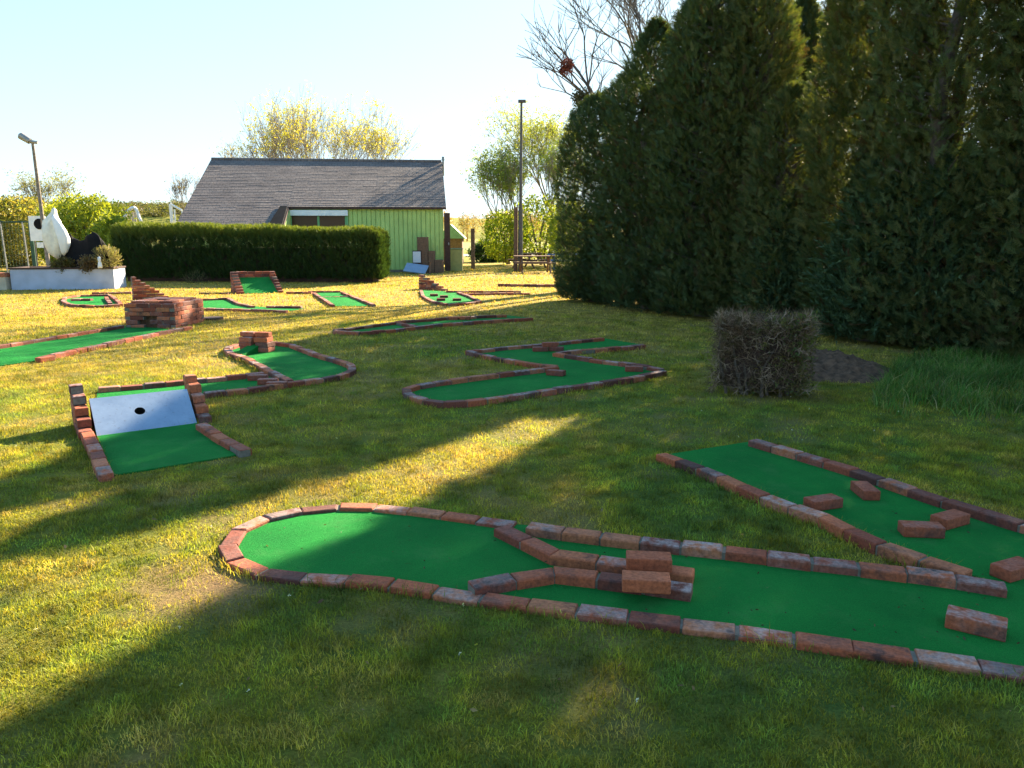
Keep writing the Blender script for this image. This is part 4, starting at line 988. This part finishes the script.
def picnic(label, x, y, rz, mat='wood', group='picnic tables by the lamp pole', s=1.0):
    t = thing('picnic_table', label, 'picnic table', (x, y, 0), group)
    Mx = Matrix.Rotation(rz, 4, 'Z')
    def bx(m, c, size, **k):
        q = Mx @ Vector(c); m.box((x+q.x*s, y+q.y*s, q.z*s), [v*s for v in size], rz, **k)
    mb = MB()
    for k in range(5): bx(mb, (0, -.3+k*.15, .73), (1.8, .14, .04), bev=.006)
    mb.build('table_top', M[mat], t)
    for sy in (-1, 1):
        mb = MB()
        for k in range(2): bx(mb, (0, sy*(.62+k*.15), .44), (1.8, .14, .04), bev=.006)
        mb.build('bench', M[mat], t)
    for sx in (-.62, .62):
        mb = MB(); bx(mb, (sx, 0, .395), (.05, 1.6, .05)); bx(mb, (sx, 0, .685), (.05, .7, .045))
        for sy in (-1, 1):
            a, b_ = Mx @ Vector((sx+.05, sy*.62, 0)), Mx @ Vector((sx+.05, sy*.25, .66)); mb.tube((x+a.x*s, y+a.y*s, 0), (x+b_.x*s, y+b_.y*s, b_.z*s), .045, n=6)
        mb.build('leg_frame', M[mat], t)
    return t
q = P(534, 262, 34.8); picnic('brown picnic table with benches nearest the lamp pole', q.x, 34.8, R(4))
q = P(531, 258, 39.5); picnic('picnic table standing behind the nearer one', q.x-.1, 39.5, R(60))
q = P(562, 258, 38); picnic('blue topped picnic table half hidden by the conifers', q.x+.2, 38, R(-5), 'bluepaint')
# white arch and frame left of the house
Ya = 44.0; ar = thing('arched_frame', 'white arched frame with tan infill showing over the hedge', 'playground frame', (P(131, 240, Ya).x, Ya, 0))
pts = [P(a, b_, Ya) for a, b_ in ((122, 224), (124, 218), (127, 212), (131, 208.5), (135, 207.5), (137, 211), (139, 217), (141, 221), (142, 226))]
pts = [Vector((pts[0].x-.1, Ya, 0))]+pts+[Vector((pts[-1].x+.1, Ya, 0))]
mb = MB(); mb.path(pts, .09, 8); mb.build('frame', M['white_paint'], ar)
mb = MB()
for a, top in ((126.5, 217), (129, 214), (131.5, 212), (134, 212)):
    q = P(a, top, Ya); mb.box((q.x, Ya+.1, q.z/2), (.12, .03, q.z))
mb.build('slats', M['plaster'], ar)
Yg = 46.0; gf = thing('goal_frame', 'white upright frame with slanting bar left of the tiled roof', 'goal', (P(171, 240, Yg).x, Yg, 0))
a, b_, c = P(170.5, 204, Yg), P(182, 210.5, Yg), P(182, 240, Yg); mb = MB()
mb.tube((a.x, Yg, 0), a, .1, n=8); mb.tube(a, b_, .06, n=8); mb.tube((a.x+.2, Yg, 0), (a.x+.2, Yg, a.z-.3), .05, n=8); mb.tube(b_, (b_.x, Yg, 0), .05, n=8); mb.build('frame', M['white_paint'], gf)

# ------------------------------------------------------------------ ground and far country
def dry_sungold(x, y):
    v = fbm(x, y, .55, 11)*.75+fbm(x, y, 2.6, 3)*.55-.2
    return np.clip(v+np.clip((y-7)/24, 0, .42)-.04, 0, 1)  # random dry patches; the shift with distance paints in the low sun's gold
BARE = [(203, 585, .36, 1.1), (262, 598, .2, .25), (430, 468, .75, .4), (405, 605, .28, .45), (560, 646, .25, .4), (235, 318, .5, .4), (520, 425, .5, .35), (760, 650, .3, .3), (660, 430, .6, .25), (180, 600, .3, .35), (470, 275, 2.5, .35)]
def bareness(x, y):
    o = np.zeros_like(x)
    for px, py, r_, k in BARE:
        q = G(px, py); d = np.hypot(x-q.x, y-q.y)/r_; o = np.maximum(o, k*np.clip(1.35-d+.9*(fbm(x, y, 5, 7)-.5), 0, 1))
    o = np.maximum(o, np.clip((fbm(x, y, 1.9, 81)-.6)*4.5, 0, .5))
    return np.clip(o, 0, 1)
X0, X1, Y0, Y1, st_ = -26., 18., -3., 47., .2
gx_ = np.arange(X0, X1+.01, st_); gy_ = np.arange(Y0, Y1+.01, st_); XX, YY = np.meshgrid(gx_, gy_)
nx, ny = len(gx_), len(gy_); V = np.stack([XX.ravel(), YY.ravel(), np.zeros(nx*ny)], -1)
i = (np.arange(ny-1)[:, None]*nx+np.arange(nx-1)[None]).ravel()
Fc = np.concatenate([np.stack([i, i+1, i+nx+1], -1), np.stack([i, i+nx+1, i+nx], -1)])
C = np.stack([dry_sungold(V[:, 0], V[:, 1]), bareness(V[:, 0], V[:, 1]), np.zeros(len(V))], -1)
B = 1500.; ov = [(-B, -B), (B, -B), (B, B), (-B, B)]; iv = [(X0, Y0), (gx_[-1], Y0), (gx_[-1], gy_[-1]), (X0, gy_[-1])]
b = len(V); V = np.concatenate([V, np.array([(*p, 0) for p in ov+iv])]); C = np.concatenate([C, np.tile([.55, 0, 0], (8, 1))])
ff = []
for k in range(4):
    j = (k+1) % 4; ff += [(b+k, b+j, b+4+j), (b+k, b+4+j, b+4+k)]
Fc = np.concatenate([Fc, np.array(ff)])
kind(npmesh('lawn', V, Fc, C, M['lawn']), 'structure')
mb = MB(); mb.prism([(-60, 62), (120, 62), (120, 69), (-60, 69)], .001, .006); kind(mb.build('road', M['road']), 'structure')
mb = MB(); mb.prism([(-300, 86), (300, 86), (300, 180), (-300, 180)], .001, .006); kind(mb.build('meadow', M['meadow']), 'structure')
for o in bpy.data.objects:
    if o.name in ('road', 'meadow'): o.data.polygons[0].use_smooth = False
# far hills
def hill(name, cx, cy, lx, ly, h, seed):
    n = 60; xs = np.linspace(-1, 1, n); XX, YY = np.meshgrid(xs, xs); r_ = np.clip(1-XX**2, 0, 1)*np.clip(1-YY**2, 0, 1)
    Z = h*r_**.8*(.75+.5*fbm(XX*3, YY*3, 1, seed))-.5
    V = np.stack([(cx+XX*lx).ravel(), (cy+YY*ly).ravel(), Z.ravel()], -1); i = (np.arange(n-1)[:, None]*n+np.arange(n-1)[None]).ravel()
    Fc = np.concatenate([np.stack([i, i+1, i+n+1], -1), np.stack([i, i+n+1, i+n], -1)])
    kind(npmesh(name, V, Fc, np.tile([.5, 0, 0], (len(V), 1)), M['lawn'], smooth=True), 'structure')
    return lambda x, y: np.interp((x-cx)/lx, [-1, 0, 1], [0, h, 0])
hill('hills', -230, 480, 330, 130, 17, 2)
def woodland(name, xs, ys, hs, n, cols, bare=False, zf=None, leaf=1.0, per=60):
    V_, F_, C_ = [], [], []; off = 0
    x = rng.uniform(*xs, n); y = rng.uniform(*ys, n); h = rng.uniform(*hs, n)
    z0 = np.zeros(n) if zf is None else zf(x, y)
    P_ = np.repeat(np.stack([x, y, z0+h*.62], -1), per, 0); d = norm(rng.normal(size=P_.shape)); hh = np.repeat(h, per)[:, None]
    P_ = P_+d*hh*np.array([.3, .3, .38])*rng.random((len(P_), 1))**.4
    col = np.repeat(palette(n, cols), per, 0)
    a = scatter(*LEAF, P_, frames(d+rng.normal(size=d.shape)), leaf*(.5+rng.random(len(P_))), col); V_.append(a[0]); F_.append(a[1]); C_.append(a[2]); off += len(a[0])
    tb = np.array([(-.02, 0, 0), (.02, 0, 0), (0, 1, 0), (0, 0, -.02), (0, 0, .02), (0, 1, 0)], float); tf = np.array([(0, 1, 2), (3, 4, 5)])
    a = scatter(tb, tf, np.stack([x, y, z0], -1), frames(np.tile([0, 0, 1.], (n, 1))+rng.normal(size=(n, 3))*.05), h, np.tile([.13, .10, .08], (n, 1))); V_.append(a[0]); F_.append(a[1]+off); C_.append(a[2])
    o = npmesh(name, np.concatenate(V_), np.concatenate(F_), np.concatenate(C_), M['leaf']); return kind(o, 'stuff')
zh = lambda x, y: 12*np.clip(1-((x+230)/330)**2, 0, 1)*np.clip(1-((y-480)/130)**2, 0, 1)
woodland('far_woodland', (-330, -60), (380, 500), (6, 10), 900, [(.10, .11, .05), (.14, .14, .05), (.1, .09, .06), (.08, .10, .05)], zf=zh, leaf=1.3, per=34)
woodland('far_trees', (-40, 60), (185, 230), (6.5, 8.5), 170, [(.22, .15, .07), (.26, .18, .08), (.16, .14, .06)], leaf=.42, per=70)
woodland('tree_belt', (-120, -42), (120, 170), (3, 5), 110, [(.13, .15, .05), (.18, .17, .05)], leaf=.5, per=60)
for px, py, r_, lab in ((490, 262, .8, 'dark green round shrub by the road behind the square post'), (503, 261, .6, 'smaller dark shrub by the road, left of the lamp pole')):
    q = G(px, py); bush('roadside_shrub', lab, 'shrub', (q.x, q.y, r_*.8), (r_*1.6, r_, r_*.85), 700, [(.03, .07, .03), (.05, .09, .03)], .22, LEAF, 'leaf', 'shrubs by the road')

# earth mound right of the dead bush
q = G(842, 378); n = 60; xs = np.linspace(-1, 1, n); XX, YY = np.meshgrid(xs, xs); r2 = np.clip(1-(XX**2+YY**2), 0, 1)
Z = .15*r2**.7*(.6+.8*fbm(XX*4, YY*4, 1.4, 6))+.16*(fbm(XX*9, YY*9, 1.2, 8)-.5)*r2**.5-.012
V = np.stack([q.x+XX.ravel()*.9, q.y+.85+YY.ravel()*1.2, Z.ravel()], -1); i = (np.arange(n-1)[:, None]*n+np.arange(n-1)[None]).ravel()
kind(npmesh('earth_mound', V, np.concatenate([np.stack([i, i+1, i+n+1], -1), np.stack([i, i+n+1, i+n], -1)]), np.tile([.5, .5, .5], (len(V), 1)), M['soil'], smooth=False), 'structure')

# ------------------------------------------------------------------ grass
rng = np.random.default_rng(77)
def inside(poly, x, y):
    c = np.zeros(len(x), bool); n = len(poly)
    for i in range(n):
        (xa, ya), (xb, yb) = poly[i], poly[(i+1) % n]
        if ya == yb: continue
        m = ((ya > y) != (yb > y)) & (x < (xb-xa)*(y-ya)/(yb-ya)+xa); c ^= m
    return c
def allowed(x, y):
    ok = np.ones(len(x), bool)
    for poly in CLEAR:
        a = np.array(poly); bb = (x > a[:, 0].min()) & (x < a[:, 0].max()) & (y > a[:, 1].min()) & (y < a[:, 1].max())
        j = np.nonzero(bb)[0]
        if len(j): ok[j[inside(poly, x[j], y[j])]] = False
    for a, b_, hw_ in SEGS:
        lo = np.minimum(a, b_)-.12; hi = np.maximum(a, b_)+.12
        j = np.nonzero((x > lo[0]) & (x < hi[0]) & (y > lo[1]) & (y < hi[1]))[0]
        if not len(j): continue
        ab = np.array(b_)-np.array(a); L2 = max(1e-9, ab@ab); t = np.clip(((x[j]-a[0])*ab[0]+(y[j]-a[1])*ab[1])/L2, 0, 1)
        ok[j[np.hypot(x[j]-a[0]-t*ab[0], y[j]-a[1]-t*ab[1]) < hw_]] = False
    return ok
def blades(x, y, h, wd, col, lean=.5, mid=True):
    n = len(x); a = rng.random(n)*2*np.pi; b_ = a+rng.normal(size=n)*.6+1.57
    ln = (rng.random(n)*lean)*h
    dx, dy = np.cos(a)*ln, np.sin(a)*ln; sx, sy = np.cos(b_)*wd/2, np.sin(b_)*wd/2; z = np.zeros(n)
    v0 = np.stack([x-sx, y-sy, z], -1); v1 = np.stack([x+sx, y+sy, z], -1); tip = np.stack([x+dx, y+dy, h], -1)
    if mid:
        m0 = np.stack([x-sx*.8+dx*.32, y-sy*.8+dy*.32, h*.6], -1); m1 = np.stack([x+sx*.8+dx*.32, y+sy*.8+dy*.32, h*.6], -1)
        V = np.stack([v0, v1, m0, m1, tip], 1).reshape(-1, 3); f = np.array([(0, 1, 3), (0, 3, 2), (2, 3, 4)]); k = 5
    else:
        V = np.stack([v0, v1, tip], 1).reshape(-1, 3); f = np.array([(0, 1, 2)]); k = 3
    Fc = (f[None]+(np.arange(n)*k)[:, None, None]).reshape(-1, 3)
    return V, Fc, np.repeat(col, k, 0)
def gcol(x, y):
    d = np.clip(dry_sungold(x, y)+.38*(rng.random(len(x))-.5)+.35*bareness(x, y)+.55*(vnoise(x, y, 4.3, 61)-.5)+.45*(vnoise(x, y, 11, 62)-.5), 0, 1)[:, None]
    g, yl, s_ = np.array((.145, .225, .042)), np.array((.275, .265, .026)), np.array((.46, .33, .095))
    c = np.where(d < .5, g+(yl-g)*d*2, yl+(s_-yl)*(d*2-1)); return c*(.45+1.0*rng.random((len(x), 1)))*(.25+1.05*vnoise(x, y, 6.5, 51)+.55*vnoise(x, y, 17, 52))[:, None]
ZONES = [(1.7, 3.6, 19000, .021, .0028, True), (3.6, 6, 10500, .023, .0038, True), (6, 10, 3800, .03, .0055, False), (10, 17, 950, .036, .011, False), (17, 30, 260, .04, .02, False), (30, 40, 70, .05, .035, False)]
Vs, Fs, Cs, off = [], [], [], 0
for ya, yb, den, h_, w_, mid_ in ZONES:
    wl, wr = -.72*yb-.9, min(.72*yb+.9, 16)
    n = int(den*(yb-ya)*(wr-wl)); x = rng.uniform(wl, wr, n); y = rng.uniform(ya, yb, n)
    k = (np.abs(x) < .72*y+.9) & (x < 2.3+(20.5-y)*.6) | ((y > 21) & (np.abs(x) < .72*y+.9)); x, y = x[k], y[k]
    k = rng.random(len(x)) > bareness(x, y)*.85; x, y = x[k], y[k]
    k = allowed(x, y) & ((vnoise(x, y, 8.5, 71)+.35*rng.random(len(x)) > .36) | (y > 12)); x, y = x[k], y[k]
    hh = h_*(.45+.75*rng.random(len(x)))*(.35+.8*vnoise(x, y, 4, 21)+.8*vnoise(x, y, 15, 22)**2)
    a = blades(x, y, hh, w_*(.7+.6*rng.random(len(x))), gcol(x, y), 1.5, mid_)
    Vs.append(a[0]); Fs.append(a[1]+off); Cs.append(a[2]); off += len(a[0])
# longer tufts along the curbs
for a_, b_, hw_ in SEGS:
    L = math.hypot(b_[0]-a_[0], b_[1]-a_[1]); ym = (a_[1]+b_[1])/2
    if ym > 12: continue
    n = int(L*330*min(1, 4.5/ym)); t = rng.random(n); s_ = rng.choice([-1, 1], n); o = hw_+.004+rng.random(n)**2*.05
    dx, dy = (b_[0]-a_[0])/max(L, 1e-6), (b_[1]-a_[1])/max(L, 1e-6)
    x = a_[0]+dx*L*t-dy*o*s_; y = a_[1]+dy*L*t+dx*o*s_
    k = allowed(x, y) & (fbm(x, y, 3.1, 33) > .45); x, y = x[k], y[k]
    if not len(x): continue
    a = blades(x, y, .03+.05*rng.random(len(x)), .0035*np.ones(len(x))*max(1, ym/5), gcol(x, y)*.9, 1.2, True)
    Vs.append(a[0]); Fs.append(a[1]+off); Cs.append(a[2]); off += len(a[0])
kind(npmesh('grass', np.concatenate(Vs), np.concatenate(Fs), np.concatenate(Cs), M['grass']), 'stuff')
print('grass verts', off)
# tall lush grass under the conifers
tg = [G(868, 405), G(905, 420), G(1100, 425), G(1100, 352), G(990, 352), G(900, 362)]
pg = [(p.x, p.y) for p in tg]; a = np.array(pg); n = 90000
x = rng.uniform(a[:, 0].min(), a[:, 0].max(), n); y = rng.uniform(a[:, 1].min(), a[:, 1].max(), n)
k = inside(pg, x, y) & (fbm(x, y, 2.2, 41)+.6*rng.random(n)-.3*np.clip((y.mean()-y)/2, 0, 1) > .66); x, y = x[k][:17000], y[k][:17000]
V, Fc, C = blades(x, y, .05+.17*rng.random(len(x))**1.5*(.3+1.2*fbm(x, y, 2, 5)), .007*np.ones(len(x)), palette(len(x), [(.06, .15, .03), (.10, .21, .035), (.16, .22, .05), (.34, .27, .13)], [.35, .35, .18, .12])*(.4+1.2*vnoise(x, y, 5, 91)[:, None]), 1.6, True)
kind(npmesh('tall_grass', V, Fc, C, M['grass']), 'stuff')
# flowers, fallen leaves and bits of straw lying about
n = 420; x = rng.uniform(-5, 6, n); y = 2.4+rng.random(n)**1.5*9; k = allowed(x, y); x, y = x[k], y[k]
V, Fc, C = scatter(*LEAF1, np.stack([x, y, .02+.01*rng.random(len(x))], -1), frames(rng.normal(size=(len(x), 3))*np.array([1, 1, .2])), .022*(.5+rng.random(len(x))), palette(len(x), [(.2, .12, .06), (.3, .22, .12), (.12, .07, .04)]))
kind(npmesh('leaf_litter', V, Fc, C, M['leaf']), 'stuff')
TP = [(820, 660), (480, 550)]
n = 330; px = rng.uniform(240, 1020, n); py = rng.uniform(510, 660, n); pts = np.array([G(a, b_, .016) for a, b_ in zip(px, py)]); k = ~allowed(pts[:, 0], pts[:, 1]); pts = pts[k]
V, Fc, C = scatter(*LEAF1, pts, frames(rng.normal(size=(len(pts), 3))*np.array([1, 1, .05])), .014*(.4+rng.random(len(pts))), palette(len(pts), [(.05, .05, .03), (.12, .09, .05), (.03, .05, .03)]))
kind(npmesh('turf_debris', V, Fc, C, M['leaf']), 'stuff')
n = 46; px = np.concatenate([rng.uniform(700, 1000, 26), rng.uniform(0, 700, 20)]); py = np.concatenate([rng.uniform(385, 440, 26), rng.uniform(400, 740, 20)]); pts = np.array([G(a, b_, .035) for a, b_ in zip(px, py)]); k = allowed(pts[:, 0], pts[:, 1]); pts = pts[k]
V, Fc, C = scatter(*leaf_template(9, 6, .45), pts, frames(np.tile([0, 0, 1.], (len(pts), 1))), .007*np.ones(len(pts)), palette(len(pts), [(.75, .75, .7), (.7, .6, .05), (.75, .75, .75)]))
kind(npmesh('wild_flowers', V, Fc, C, M['leaf']), 'stuff')
